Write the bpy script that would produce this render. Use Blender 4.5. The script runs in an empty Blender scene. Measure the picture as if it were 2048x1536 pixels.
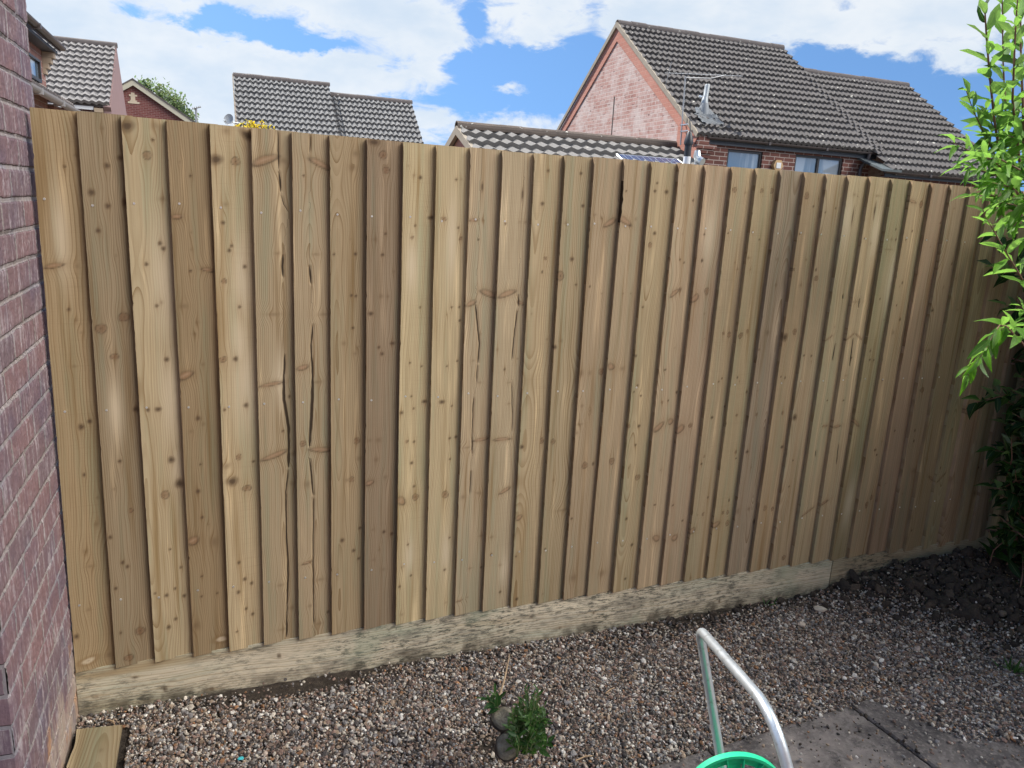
import bpy, bmesh, math, random
import numpy as np
from mathutils import Vector, Matrix

# ------------------------------------------------------------------ camera
SC = bpy.context.scene
COL = SC.collection
cam_d = bpy.data.cameras.new("camera")
cam = bpy.data.objects.new("camera", cam_d)
COL.objects.link(cam)
CAM = np.array([0.0, -2.39661757, 1.62555259])
R_ = np.array([0.93433363, -0.35254325, 0.0522869])
U_ = np.array([0.033416, 0.23271752, 0.97197013])
F_ = np.array([0.35482959, 0.90639716, -0.22921639])
FPX = 1520.89
m = Matrix(((R_[0], U_[0], -F_[0], CAM[0]), (R_[1], U_[1], -F_[1], CAM[1]), (R_[2], U_[2], -F_[2], CAM[2]), (0, 0, 0, 1)))
cam.matrix_world = m
cam_d.sensor_width = 36.0
cam_d.lens = FPX / 2048 * 36
cam_d.clip_start = 0.05
cam_d.clip_end = 2000
SC.camera = cam


def ray(px, py):
    return F_ + R_ * (px - 1024) / FPX - U_ * (py - 768) / FPX


def at(axis, val, px, py):
    """the point of the plane axis=val that the photograph shows at a pixel (used to survey the place)"""
    d = ray(px, py)
    return CAM + d * (val - CAM[axis]) / d[axis]


def deep(px, py, depth):
    return CAM + ray(px, py) * depth


# ------------------------------------------------------------------ light
SUN = Vector((-0.80, 1.0, 1.60)).normalized()
sl = bpy.data.lights.new("sun", 'SUN')
sl.energy = 4.2
sl.angle = math.radians(0.5)
sl.color = (1.0, 0.95, 0.87)
so = bpy.data.objects.new("sun", sl)
COL.objects.link(so)
so.rotation_euler = SUN.to_track_quat('Z', 'Y').to_euler()
so.location = (-3, 6, 9)
SC.view_settings.view_transform = 'Standard'
SC.view_settings.look = 'None'
SC.view_settings.gamma = 1.0
SC.view_settings.exposure = 0.93
SC.render.engine = 'CYCLES'
SC.cycles.use_denoising = True
SC.cycles.max_bounces = 8
SC.cycles.diffuse_bounces = 4
SC.cycles.transparent_max_bounces = 8


class NT:
    """small helper to wire shader nodes"""
    def __init__(self, tree):
        self.t = tree
        self.nodes = tree.nodes
        self.links = tree.links

    def put(self, sock, v):
        if v is None:
            return
        if isinstance(v, bpy.types.NodeSocket):
            self.links.new(v, sock)
        else:
            if sock.type == 'RGBA' and isinstance(v, (tuple, list)) and len(v) == 3:
                v = (*v, 1.0)
            sock.default_value = v

    def node(self, kind, **kw):
        n = self.nodes.new(kind)
        for k, v in kw.items():
            setattr(n, k, v)
        return n

    def math(self, op, a, b=None, c=None, clamp=False):
        n = self.node('ShaderNodeMath', operation=op, use_clamp=clamp)
        self.put(n.inputs[0], a)
        self.put(n.inputs[1], b)
        self.put(n.inputs[2], c)
        return n.outputs[0]

    def mix(self, fac, a, b, blend='MIX'):
        n = self.node('ShaderNodeMix', data_type='RGBA', blend_type=blend)
        self.put(n.inputs[0], fac)
        self.put(n.inputs[6], a)
        self.put(n.inputs[7], b)
        return n.outputs[2]

    def noise(self, vec, scale, detail=3.0, rough=0.5, dim='3D', w=None, dist=0.0, color=False):
        n = self.node('ShaderNodeTexNoise', noise_dimensions=dim)
        if vec is not None and dim != '1D':
            self.put(n.inputs['Vector'], vec)
        if w is not None:
            self.put(n.inputs['W'], w)
        n.inputs['Scale'].default_value = scale
        n.inputs['Detail'].default_value = detail
        n.inputs['Roughness'].default_value = rough
        n.inputs['Distortion'].default_value = dist
        return n.outputs[1 if color else 0]

    def ramp(self, fac, stops, interp='LINEAR'):
        n = self.node('ShaderNodeValToRGB')
        cr = n.color_ramp
        cr.interpolation = interp
        while len(cr.elements) < len(stops):
            cr.elements.new(0.5)
        for e, (p, c) in zip(cr.elements, stops):
            e.position = p
            e.color = (*c, 1.0) if len(c) == 3 else c
        self.put(n.inputs[0], fac)
        return n.outputs[0]

    def step(self, v, lo, hi):
        n = self.node('ShaderNodeMapRange', interpolation_type='SMOOTHSTEP')
        self.put(n.inputs[0], v)
        n.inputs[1].default_value = lo
        n.inputs[2].default_value = hi
        return n.outputs[0]

    def scaled(self, vec, s):
        n = self.node('ShaderNodeMapping')
        self.put(n.inputs['Vector'], vec)
        n.inputs['Scale'].default_value = s
        return n.outputs[0]

    def coord(self, which='Object'):
        return self.node('ShaderNodeTexCoord').outputs[which]

    def sep(self, v):
        n = self.node('ShaderNodeSeparateXYZ')
        self.put(n.inputs[0], v)
        return n.outputs

    def comb(self, x, y, z):
        n = self.node('ShaderNodeCombineXYZ')
        for s, v in zip(n.inputs, (x, y, z)):
            self.put(s, v)
        return n.outputs[0]

    def attr(self, name):
        n = self.node('ShaderNodeAttribute', attribute_name=name)
        return n

    def sepc(self, c):
        n = self.node('ShaderNodeSeparateColor')
        self.put(n.inputs[0], c)
        return n.outputs

    def bump(self, h, strength=0.4, dist=0.01):
        n = self.node('ShaderNodeBump')
        n.inputs['Strength'].default_value = strength
        n.inputs['Distance'].default_value = dist
        self.put(n.inputs['Height'], h)
        return n.outputs[0]


def material(name, build):
    mt = bpy.data.materials.new(name)
    mt.use_nodes = True
    t = NT(mt.node_tree)
    bsdf = mt.node_tree.nodes['Principled BSDF']
    build(t, bsdf)
    return mt


# ------------------------------------------------------------------ sky with clouds (direction only, at infinity)
world = bpy.data.worlds.new("World")
SC.world = world
world.use_nodes = True
wt = NT(world.node_tree)
bg = world.node_tree.nodes['Background']
STR = 0.10
bg.inputs['Strength'].default_value = STR
dirv = wt.coord('Generated')
dx, dy, dz = wt.sep(dirv)
sky = wt.node('ShaderNodeTexSky', sky_type='NISHITA')
sky.sun_disc = False
sky.sun_elevation = math.asin(SUN.z)
sky.sun_rotation = math.atan2(SUN.x, SUN.y)
sky.air_density = 1.0
sky.dust_density = 0.3
sky.ozone_density = 2.0
# look a little higher into the sky dome so that the low sky keeps its blue
hi = wt.node('ShaderNodeVectorMath', operation='NORMALIZE')
wt.put(hi.inputs[0], wt.comb(dx, dy, wt.math('ADD', wt.math('MAXIMUM', dz, 0.0), 0.30)))
wt.put(sky.inputs['Vector'], hi.outputs[0])
blue = wt.mix(1.0, sky.outputs[0], (0.70, 0.90, 1.03), 'MULTIPLY')
az = wt.math('MULTIPLY', wt.math('ARCTAN2', dx, dy), 57.29578)
el = wt.math('MULTIPLY', wt.math('ARCSINE', dz), 57.29578)
pl = wt.comb(wt.math('MULTIPLY', az, 0.055), wt.math('MULTIPLY', el, 0.11), 0.0)
wob = wt.sepc(wt.noise(pl, 3.2, 4, 0.6, color=True))
wob2 = wt.sepc(wt.noise(pl, 14.0, 4, 0.62, color=True))
az2 = wt.math('ADD', wt.math('MULTIPLY_ADD', wt.math('SUBTRACT', wob[0], 0.5), 2.8, az), wt.math('MULTIPLY', wt.math('SUBTRACT', wob2[0], 0.5), 2.0))
el2 = wt.math('ADD', wt.math('MULTIPLY_ADD', wt.math('SUBTRACT', wob[1], 0.5), 1.5, el), wt.math('MULTIPLY', wt.math('SUBTRACT', wob2[1], 0.5), 1.3))
CLOUDS = [  # pixel centre, half sizes in pixels, weight: positive cloud, negative gap
    (180, 130, 300, 90, 1.0), (430, 135, 260, 55, 1.0), (640, 130, 160, 32, 0.9), (740, 165, 70, 22, 0.7), (60, 30, 150, 70, 0.8), (330, 8, 130, 26, 0.7), (760, 12, 200, 40, 1.1), (620, 5, 150, 30, 0.7), (850, 105, 78, 50, 1.0), (870, 50, 90, 40, 0.6),
    (970, 84, 24, 13, 0.75), (1012, 92, 30, 10, 0.6), (1068, 80, 30, 16, 0.85), (1042, 174, 46, 13, 1.0), (1010, 172, 16, 10, 0.4), (1080, 10, 80, 45, 0.9), (1000, 262, 210, 36, 1.1), (1130, 232, 60, 18, 0.6), (860, 232, 60, 18, 0.5), (1330, 30, 160, 62, 1.05), (1600, 30, 330, 52, 1.05), (1850, 30, 230, 52, 1.0),
    (1815, 96, 26, 26, 0.85), (1900, 131, 38, 22, 1.0), (1740, 105, 18, 11, 0.7), (1650, 118, 18, 8, 0.4), (400, 225, 90, 50, 0.8), (580, 180, 60, 24, 0.4), (690, 180, 40, 10, 0.35), (2000, 60, 90, 60, 0.6), (120, 210, 120, 50, 0.6),
    (545, 78, 70, 16, -1.0), (480, 48, 60, 12, -0.8), (640, 86, 50, 10, -0.7), (440, 30, 26, 22, -0.7), (265, 16, 40, 9, -0.5), (372, 44, 26, 9, -0.5), (905, 20, 26, 24, -0.2), (955, 40, 26, 30, -0.7), (945, 160, 40, 60, -0.6), (720, 198, 60, 12, -0.6), (780, 140, 26, 34, -0.45), (1090, 130, 110, 22, -0.6), (1000, 135, 90, 18, -0.5), (1120, 190, 60, 30, -0.6), (960, 210, 90, 18, -0.5), (1190, 120, 40, 60, -0.5), (1180, 20, 20, 20, -0.3),
    (1700, 170, 200, 40, -0.7), (1620, 110, 70, 22, -0.4), (470, 160, 40, 14, -0.3), (300, 165, 50, 10, -0.2), (1690, 8, 40, 12, -0.4)]
dens = wt.math('MULTIPLY', wt.noise(pl, 1.1, 5, 0.62), 0.62)
for (px, py, rx, ry, wgt) in CLOUDS:
    d = ray(px, py)
    d = d / np.linalg.norm(d)
    a0 = math.degrees(math.atan2(d[0], d[1]))
    e0 = math.degrees(math.asin(d[2]))
    kx = 1 / (rx * 0.0377)
    ky = 1 / (ry * 0.0377)
    # rows of the photograph fall to the right by about 3 degrees
    ex = wt.math('MULTIPLY', wt.math('SUBTRACT', az2, a0), kx)
    ey = wt.math('MULTIPLY', wt.math('SUBTRACT', el2, e0), ky)
    q = wt.math('MULTIPLY_ADD', ex, ex, wt.math('MULTIPLY', ey, ey))
    g = wt.math('EXPONENT', wt.math('MULTIPLY', q, -0.8))
    dens = wt.math('MULTIPLY_ADD', g, wgt * (0.56 if wgt > 0 else 1.0), dens)
# away from the surveyed part of the sky the cover is broken cloud
fine = wt.noise(pl, 6.0, 7, 0.66, dist=0.6)
far = wt.math('MULTIPLY', wt.step(el, 17.0, 30.0), 0.10)
side = wt.math('MULTIPLY', wt.math('SUBTRACT', 1.0, wt.step(wt.math('COSINE', wt.math('MULTIPLY', wt.math('SUBTRACT', az, 20.0), 0.0174533)), 0.55, 0.80)), 0.22)
dens = wt.math('ADD', dens, wt.math('MAXIMUM', far, side))
dens = wt.math('ADD', dens, wt.math('MULTIPLY', wt.math('SUBTRACT', fine, 0.5), 1.7))
mask = wt.step(dens, 0.34, 0.98)
shade = wt.step(wt.math('ADD', wt.math('MULTIPLY', wt.noise(pl, 2.3, 4, 0.6), 0.9), wt.math('MULTIPLY', dens, 0.16)), 0.45, 0.85)
white = 0.47 / STR
cloud = wt.mix(shade, (white * 1.0, white * 1.05, white * 1.09), (white * 0.78, white * 0.90, white * 1.03))
# extra bright lobe added in the unseen sky to light the fence and shadow its edges
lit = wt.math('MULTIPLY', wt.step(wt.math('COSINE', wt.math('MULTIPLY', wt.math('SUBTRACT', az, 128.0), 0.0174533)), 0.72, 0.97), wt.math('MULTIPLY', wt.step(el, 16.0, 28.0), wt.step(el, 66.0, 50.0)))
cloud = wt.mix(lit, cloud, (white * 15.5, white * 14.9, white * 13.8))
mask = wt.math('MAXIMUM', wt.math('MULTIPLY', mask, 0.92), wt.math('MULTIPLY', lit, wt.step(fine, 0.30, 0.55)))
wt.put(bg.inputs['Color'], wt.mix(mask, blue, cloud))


# ------------------------------------------------------------------ mesh helpers
class MB:
    def __init__(self):
        self.v = []
        self.f = []
        self.mi = []
        self.sm = []

    def add(self, vs, fs, mi=0, smooth=False):
        o = len(self.v)
        self.v.extend([tuple(map(float, p)) for p in vs])
        for f in fs:
            self.f.append([i + o for i in f])
            self.mi.append(mi)
            self.sm.append(smooth)
        return self

    def box(self, a, b, mi=0):
        (x0, y0, z0), (x1, y1, z1) = a, b
        vs = [(x, y, z) for z in (z0, z1) for y in (y0, y1) for x in (x0, x1)]
        return self.add(vs, [(0, 2, 3, 1), (4, 5, 7, 6), (0, 1, 5, 4), (2, 6, 7, 3), (0, 4, 6, 2), (1, 3, 7, 5)], mi)

    def prism(self, poly, axis, a, b, mi=0):
        """polygon in the plane across axis (other two axes in order) swept from a to b"""
        n = len(poly)
        vs = []
        for t in (a, b):
            for p in poly:
                q = list(p)
                q.insert(axis, t)
                vs.append(q)
        fs = [tuple(range(n)), tuple(range(2 * n - 1, n - 1, -1))] + [(i, i + n, (i + 1) % n + n, (i + 1) % n) for i in range(n)]
        return self.add(vs, fs, mi)

    def tube(self, pts, r, seg=10, mi=0, caps=True, smooth=True):
        pts = [np.array(p, float) for p in pts]
        rs = r if isinstance(r, (list, tuple)) else [r] * len(pts)
        up = None
        rings = []
        for i, p in enumerate(pts):
            t = pts[min(i + 1, len(pts) - 1)] - pts[max(i - 1, 0)]
            t = t / (np.linalg.norm(t) + 1e-9)
            if up is None:
                up = np.array([0, 0, 1.0]) if abs(t[2]) < 0.9 else np.array([1.0, 0, 0])
            a = np.cross(t, up)
            a /= np.linalg.norm(a) + 1e-9
            b = np.cross(a, t)
            up = b
            rings.append([p + rs[i] * (math.cos(k * 2 * math.pi / seg) * a + math.sin(k * 2 * math.pi / seg) * b) for k in range(seg)])
        vs = [q for rg in rings for q in rg]
        fs = []
        for i in range(len(pts) - 1):
            for k in range(seg):
                fs.append((i * seg + k, i * seg + (k + 1) % seg, (i + 1) * seg + (k + 1) % seg, (i + 1) * seg + k))
        self.add(vs, fs, mi, smooth)
        if caps:
            self.add(rings[0], [tuple(range(seg))], mi)
            self.add(rings[-1], [tuple(range(seg - 1, -1, -1))], mi)
        return self

    def build(self, name, mats, parent=None, loc=None):
        me = bpy.data.meshes.new(name)
        me.from_pydata(self.v, [], self.f)
        for mt in (mats if isinstance(mats, (list, tuple)) else [mats]):
            me.materials.append(mt)
        me.polygons.foreach_set('material_index', self.mi)
        me.polygons.foreach_set('use_smooth', self.sm)
        me.update()
        return link(name, me, parent, loc)


def link(name, me, parent=None, loc=None):
    o = bpy.data.objects.new(name, me)
    COL.objects.link(o)
    if loc is not None:
        o.location = loc
    if parent is not None:
        o.parent = parent
        if parent.data is None:      # everything is modelled at its real place, an Empty only marks the base
            o.matrix_parent_inverse = Matrix.Translation(-Vector(parent.location))
    return o


def thing(name, loc, label, cat, group=None):
    o = bpy.data.objects.new(name, None)
    COL.objects.link(o)
    o.location = loc
    o.empty_display_size = 0.1
    return tag(o, label, cat, group)


def tag(o, label, cat, group=None):
    o['label'] = label
    o['category'] = cat
    if group:
        o['group'] = group
    return o


def quad_mesh(name, verts, faces, mats, colors=None, smooth=False):
    """fast mesh from numpy arrays; faces (n,k)"""
    me = bpy.data.meshes.new(name)
    verts = np.ascontiguousarray(verts, dtype=np.float32)
    faces = np.ascontiguousarray(faces, dtype=np.int32)
    k = faces.shape[1]
    me.vertices.add(len(verts))
    me.vertices.foreach_set('co', verts.ravel())
    me.loops.add(faces.size)
    me.loops.foreach_set('vertex_index', faces.ravel())
    me.polygons.add(len(faces))
    me.polygons.foreach_set('loop_start', np.arange(0, faces.size, k, dtype=np.int32))
    me.polygons.foreach_set('loop_total', np.full(len(faces), k, dtype=np.int32))
    for mt in (mats if isinstance(mats, (list, tuple)) else [mats]):
        me.materials.append(mt)
    me.update(calc_edges=True)
    me.polygons.foreach_set('use_smooth', np.full(len(faces), smooth))
    if colors:
        for nm, arr in colors.items():
            at_ = me.color_attributes.new(nm, 'FLOAT_COLOR', 'POINT')
            at_.data.foreach_set('color', np.ascontiguousarray(arr, dtype=np.float32).ravel())
    me.validate()
    return me


rng = np.random.default_rng(7)


def wave1(z, seed, step=0.25, amp=1.0):
    r = np.random.default_rng(seed)
    out = np.zeros_like(z)
    for k in range(3):
        s = step / 2 ** k
        n = int((z.max() - z.min()) / s) + 4
        kn = r.normal(0, 1, n)
        t = (z - z.min()) / s
        i = np.floor(t).astype(int)
        f = t - i
        f = f * f * (3 - 2 * f)
        out += amp / 2 ** k * (kn[i] * (1 - f) + kn[i + 1] * f)
    return out
KNOTS = {
 0: "d,68,1662,2.6,2.9,0 f,96,1694,5.3,5.8,0 s,26,1398,22.5,6.6,12 f,80,1397,4.6,7.2,0 f,68,1246,4.6,5.3,0 f,80,1211,3.7,4.3,0 f,56,1115,6.1,5.4,0 d,84,950,4.9,5.7,0 d,62,935,6.5,7.6,0 f,90,713,4.4,5.3,0 f,82,629,5.6,6.8,0 f,49,547,6.7,8.2,0 f,60,496,9,6.2,0 f,46,354,5.1,6.4,0 d,9,272,5.6,7.2,0 p,35,181,20.7,9.5,15 f,91,186,8.7,11.1,0 f,3,651,3.3,4,0",
 1: "d,62,1671,6.4,6.9,0 d,21,1598,7.3,7.9,0 d,95,1694,6.4,6.9,0 d,58,1564,6,6.5,0 d,99,1575,5.6,10.1,0 d,31,1496,5.5,6.1,0 r,22,1223,14.7,13.5,0 r,81,1255,15.4,13,10 f,71,1429,2.8,5.2,0 r,51,1141,12.1,8.8,0 f,57,1768,4.5,4.8,0 d,97,980,6.7,7.7,0 d,47,824,4.5,5.3,0 r,68,664,6.3,7.5,0 d,9,587,4.5,5.5,0 d,37,499,4.6,5.6,0 d,49,483,4.6,5.6,0 d,14,417,4,5,0 r,73,257,14.3,13.3,0 r,37,172,14.8,11.2,0",
 2: "r,58,1705,11.8,12.4,0 d,13,1778,15.6,12.6,20 f,81,1787,11.2,11.8,0 d,78,1466,4.9,5.3,0 d,86,1452,4.9,5.3,0 d,40,1407,4.4,4.8,0 d,61,1288,4,4.4,0 d,79,1129,5.6,6.2,0 f,90,1590,9.6,7.2,0 d,49,979,8,6.5,0 d,22,979,4.5,5.2,0 d,77,817,8.2,9.4,0 r,55,707,12.3,14.4,0 d,96,738,10.7,12.4,0 d,60,525,2.4,2.8,0 d,88,458,3.6,4.3,0 d,68,389,3.6,4.4,0 d,43,371,4.8,5.9,0 d,93,358,4.3,5.2,0 d,65,283,4.3,5.2,0 d,44,259,5.5,6.7,0 d,11,385,2.4,2.9,0",
 3: "f,28,1693,2.9,3,0 d,54,1657,2,2.1,0 s,13,1543,13.2,6.8,5 f,21,1288,11.6,7.7,0 d,43,1390,3.5,3.8,0 f,55,1240,5.1,5.6,0 f,46,1205,5.2,5.6,0 s,89,1394,16.4,5.5,-12 s,17,1082,19.7,10.9,25 f,65,1112,5.2,5.8,0 d,45,946,5.9,6.6,0 f,60,926,6,6.7,0 f,24,906,5.3,6,0 d,36,711,5.4,6.3,0 d,44,623,3.7,4.2,0 s,15,549,15.9,12.9,25 f,76,535,11.2,18.8,0 d,35,423,2.5,2.9,0 f,62,596,3.7,4.3,0 d,32,353,3.1,3.7,0 d,79,354,2.5,3,0 p,86,186,18,10.1,-6 f,12,254,12.5,15.1,0 d,46,798,2.4,2.7,0",
 4: "f,44,1786,10,10.2,0 r,65,1705,12.2,12.4,0 d,13,1706,14.5,11.3,15 d,99,1780,18.3,10.3,-30 f,34,1583,8.2,8.5,0 d,26,1531,5.1,5.3,0 d,47,1465,4.1,4.3,0 d,40,1452,4.7,4.9,0 d,82,1405,4.8,5,0 r,23,1362,7.3,7.7,0 d,64,1285,3.7,4,0 r,12,1127,11.7,8.1,20 d,48,1127,5.9,6.4,0 d,74,979,6.2,6.7,0 d,11,970,3.6,4,0 r,48,814,8.7,9.7,0 d,26,736,14.9,12.6,0 r,69,707,14.5,9.9,0 d,38,456,4.5,5.2,0 d,54,394,5.2,6,0 d,75,375,4.6,5.3,0 d,33,352,5.2,6,0 d,55,287,3.9,4.6,0 d,75,263,4.6,5.4,0 f,12,789,13.6,8.3,30",
 5: "s,36,1714,37.4,11.5,22 f,88,1716,13.7,9.5,-20 f,65,1447,7.6,4.5,0 f,51,1263,22,5.8,0 s,41,1045,33.6,5.4,8 f,56,356,10.7,6.1,0 f,98,710,10.5,11.6,0 s,45,812,39.8,7.8,18 f,57,192,10.8,4.8,0 f,92,265,8.2,9.4,0 f,103,810,9.1,10,0",
 6: "s,81,1714,33.9,8.6,-24 f,66,1447,11.2,4.5,0 s,23,1096,17.2,7.2,15 d,32,1677,2.7,2.7,0 f,90,1262,17.2,4.7,0 f,69,1046,14,5.5,0 r,21,847,9.2,9.9,0 f,33,706,10.7,14.6,0 s,79,820,34.8,7.9,-6 s,30,429,15,3.8,10 f,39,268,8.3,7.1,0 f,71,358,12.5,7,0 f,66,193,12.6,5.6,0",
 7: "f,42,1170,7.1,7.3,0 d,11,1449,3.4,3.4,0 d,36,496,6.3,6.9,0 f,17,377,3.5,3.9,0 f,52,709,6.9,7.4,0 f,78,1751,10.1,9.8,0 f,67,1709,11.3,11,0 d,78,1451,4.6,4.6,0 d,66,1322,4.1,4.1,0 d,80,1320,3.5,3.6,0 f,78,1135,6.6,6.7,0 f,88,1157,4.8,4.9,0 r,85,842,10.5,11,0 f,91,779,8.7,9.2,0 r,68,709,8.7,9.3,0 d,96,530,4.4,4.8,0 d,75,451,5.1,5.6,0 d,93,418,4.5,4.9,0",
 8: "r,49,1753,12.7,12.1,0 r,60,1708,11.1,10.6,0 d,21,1787,14.8,7.6,0 d,51,1451,4.8,4.7,0 f,25,1498,7.1,6.9,0 f,70,1320,4.9,4.8,0 d,42,1156,4.3,4.3,0 d,53,1134,5.5,5.6,0 d,14,1266,7.8,5.4,0 d,88,1167,8,5,0 f,48,1321,7.2,7.2,0 f,45,842,8.2,8.5,0 f,37,774,7.6,7.9,0 s,15,695,13.9,8,20 f,69,708,6.4,6.7,0 f,28,524,5.1,5.5,0 d,67,509,5.2,5.6,0 d,95,497,5.2,5.6,0 f,50,444,3.9,4.2,0 f,31,411,5.2,5.6,0 f,14,844,6.2,6.5,0 f,67,368,5.9,6.4,0",
 9: "f,35,1698,5.4,5.1,0 d,56,1693,5.4,5.1,0 d,42,1545,3,2.9,0 r,33,1508,5.5,5.3,0 d,95,1572,10.5,5.3,10 d,65,1285,2.5,2.5,0 d,34,1102,3.2,3.2,0 d,75,1088,3.2,3.2,0 d,88,966,9.1,5.2,0 d,41,988,2.6,2.6,0 d,50,945,2.6,2.6,0 d,8,934,5.1,5.2,0 r,28,832,5.8,6,0 d,54,828,3.9,4,0 d,47,753,4.6,4.7,0 r,63,627,11.9,12.5,0 s,11,621,13.1,17.9,45 d,39,454,2,2.1,0 f,21,373,6,6.5,0 d,53,333,3.4,3.6,0 d,11,299,4,4.4,0 f,21,187,6.1,6.7,0",
 10: "d,69,1694,3.7,3.5,0 f,87,1696,3.8,3.5,0 d,81,1544,3.2,3,0 r,91,1509,7,6.6,0 r,30,1570,10.6,6.5,-10 d,66,1286,2.6,2.5,0 d,93,1286,2.6,2.5,0 d,55,1087,3.3,3.2,0 d,92,1103,3.3,3.2,0 d,40,964,9.2,5.9,0 d,77,947,2.7,2.7,0 d,73,832,4,4.1,0 d,96,834,4.7,4.8,0 d,76,756,3.4,3.4,0 r,62,627,11.6,14,30 d,84,459,2.8,2.9,0 d,68,337,4.2,4.4,0 f,77,205,4.2,4.5,0",
 11: "s,18,1570,14.8,4.8,5 d,45,1676,2.6,12.9,0 f,54,1572,3.9,3.6,0 d,38,1509,3.2,3,0 s,83,1332,29.4,9.4,-20 s,20,1300,18.4,8.2,25 f,36,1105,6,3.9,0 f,63,1026,10.9,3.3,0 s,78,820,29.2,5.5,6 f,24,797,16.5,3.4,0 f,76,620,12.7,5.7,-20 f,16,614,9.7,9.9,0 f,93,453,10,4.4,0 f,55,332,8.6,3.7,0 s,16,211,11.4,3,8 f,48,217,4.3,4.6,0",
 12: "d,78,1660,3.3,18,0 f,73,1571,4,3.7,0 f,95,1571,6.1,5.5,0 s,38,1333,32,8.9,18 s,92,1301,12.5,5.1,-20 f,65,1023,9.8,3.4,0 f,67,946,8.5,3.4,0 f,91,1106,5.6,2.7,0 d,20,1563,2.7,2.4,0 s,47,818,31.9,5.6,-2 s,68,622,23.1,6.5,25 f,23,448,10.1,5.2,0 f,64,329,6.6,4.5,0 d,25,380,3.6,3.7,0 d,70,218,4.4,4.6,0",
 13: "d,53,1741,4.8,4.2,0 d,38,1634,6.1,5.5,0 r,62,1454,7,6.3,0 f,87,1173,5,4.7,0 f,99,1573,4.2,3.7,0 d,9,786,6.5,6.4,0 r,91,800,7.4,11.4,0 s,13,514,13.3,8.9,30 d,23,183,5.3,5.5,0 d,10,360,3,3,0",
 14: "d,64,1740,4.9,4.3,0 d,80,1634,5.7,5,0 d,50,1454,7.2,6.4,0 f,15,1574,6.3,5.6,0 f,27,1169,7.3,6.7,0 r,8,1396,12.8,16.7,0 d,3,1147,6.5,6.1,0 r,20,798,9,10.7,0 d,14,377,3.1,3.1,0 f,80,522,23.2,6,0 f,17,191,3.9,3.9,0",
 15: "f,47,1598,6.6,5.7,0 s,82,1583,26.5,9.6,30 f,17,1607,5.8,5,0 f,70,1336,3.7,3.3,0 f,45,1049,7.6,10.4,0 f,7,1050,12,13.9,0 r,94,1051,10.8,12.6,0 f,20,927,7.6,7.1,0 f,56,907,5.4,5,0 r,52,695,12.5,13.3,0 f,20,929,6.9,6.4,0 f,56,904,4.6,4.3,0 f,18,858,12.2,3.6,0 f,5,826,6.1,5.8,0 f,37,239,15.9,15.9,0 d,11,489,3.9,3.8,0",
 16: "s,17,1593,32.8,9.6,-25 f,67,1599,6.8,9,0 f,40,1337,3.8,3.4,0 f,74,1337,3.9,3.4,0 f,68,1060,11,9.9,0 s,16,1071,10.8,14,60 r,59,702,11.2,13.5,0 f,60,238,16.4,16.1,0",
 17: "d,22,1698,5.3,4.5,0 d,74,1698,7.7,6.4,0 d,38,1553,6.2,5.3,0 r,23,1511,8.5,9.9,0 d,16,1289,3.9,3.4,0 d,5,1109,4.8,4.2,0 f,27,994,4.8,4.3,0 d,47,954,4,3.6,0 d,12,972,3.2,2.9,0 r,4,838,5.7,7.6,0 d,51,836,5.8,5.3,0 d,43,762,4.5,4.2,0 r,68,628,12.5,11.5,0 d,32,462,5.3,5,0 d,72,345,6,5.7,0 d,26,996,3.2,2.9,0 d,46,955,3.8,3.5,0 d,55,202,4.7,4.5,0",
 18: "s,36,1341,21.1,7.5,35 r,61,1354,5.3,8,0 f,30,1724,2.8,4.7,0 f,53,1632,2.3,1.9,0 d,46,1463,2.9,2.4,0 d,67,1452,1.8,1.5,0 f,45,1556,2.3,1.9,0 f,66,1135,3.6,3.1,0 d,29,1052,5.4,2.1,0 s,26,828,26.4,10.7,35 s,82,845,12,11.9,60 r,31,927,5.9,5.3,0 d,60,930,2.6,2.3,0 f,58,650,4,3.7,0 d,47,507,5.4,2.5,0 s,72,361,17.1,12.2,-30",
 19: "d,24,1557,3.5,2.9,0 d,27,1462,4.8,5.9,0 s,13,1323,19.8,11.1,40 r,67,1349,10.9,13.7,0 f,83,1167,3.1,2.6,0 s,12,815,20.3,12,40 r,62,825,9.6,8.4,0 d,18,499,4.8,2.5,30 s,46,355,14,11.6,20 d,78,423,4.2,3.9,0",
 20: "r,18,1721,12,9.1,0 f,75,1714,6.1,4.9,0 d,12,1565,2.4,2,0 f,82,1433,5.6,4.6,0 r,50,1188,6.3,6.8,0 r,80,1182,8.9,11.6,0 d,70,1009,3.2,2.7,0 d,55,997,3.2,2.7,0 d,43,853,5.6,4.9,0 r,26,695,4.9,6.2,0 d,16,664,4.2,3.7,0 r,58,444,6.4,8.4,0 f,28,445,4.3,3.9,0 s,8,379,17,11,30 f,32,165,6.5,6,0 d,104,893,3.5,3,0",
 21: "r,34,1724,8.7,8.8,0 r,87,1727,8.8,10.8,0 d,13,1573,3.1,2.5,0 d,54,1546,1.9,1.5,0 f,10,1477,10.7,4.6,0 f,28,1433,5.1,4.1,0 r,19,1179,12.8,9.6,40 r,52,1194,7.1,9.6,0 d,31,1012,2.6,4.4,0 f,45,996,2.6,2.2,0 r,54,856,5.7,6.1,0 r,73,699,7.3,7.6,0 d,80,671,3.6,3.2,0 r,45,441,5.8,8.5,0 r,72,438,6.6,10.5,0 s,13,393,19.6,11.1,15 r,79,389,10.3,13.2,0",
 22: "f,37,1475,7.1,7.2,0 f,50,1376,6.5,6.8,0 f,39,1189,11.9,10.8,0 d,6,1123,2.6,2.2,0 r,41,855,6.6,7.4,0 d,17,700,7.4,5.1,0 f,8,442,11.9,14.4,0 f,72,442,9.8,8.6,0 d,117,378,7.6,10.7,0",
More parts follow.
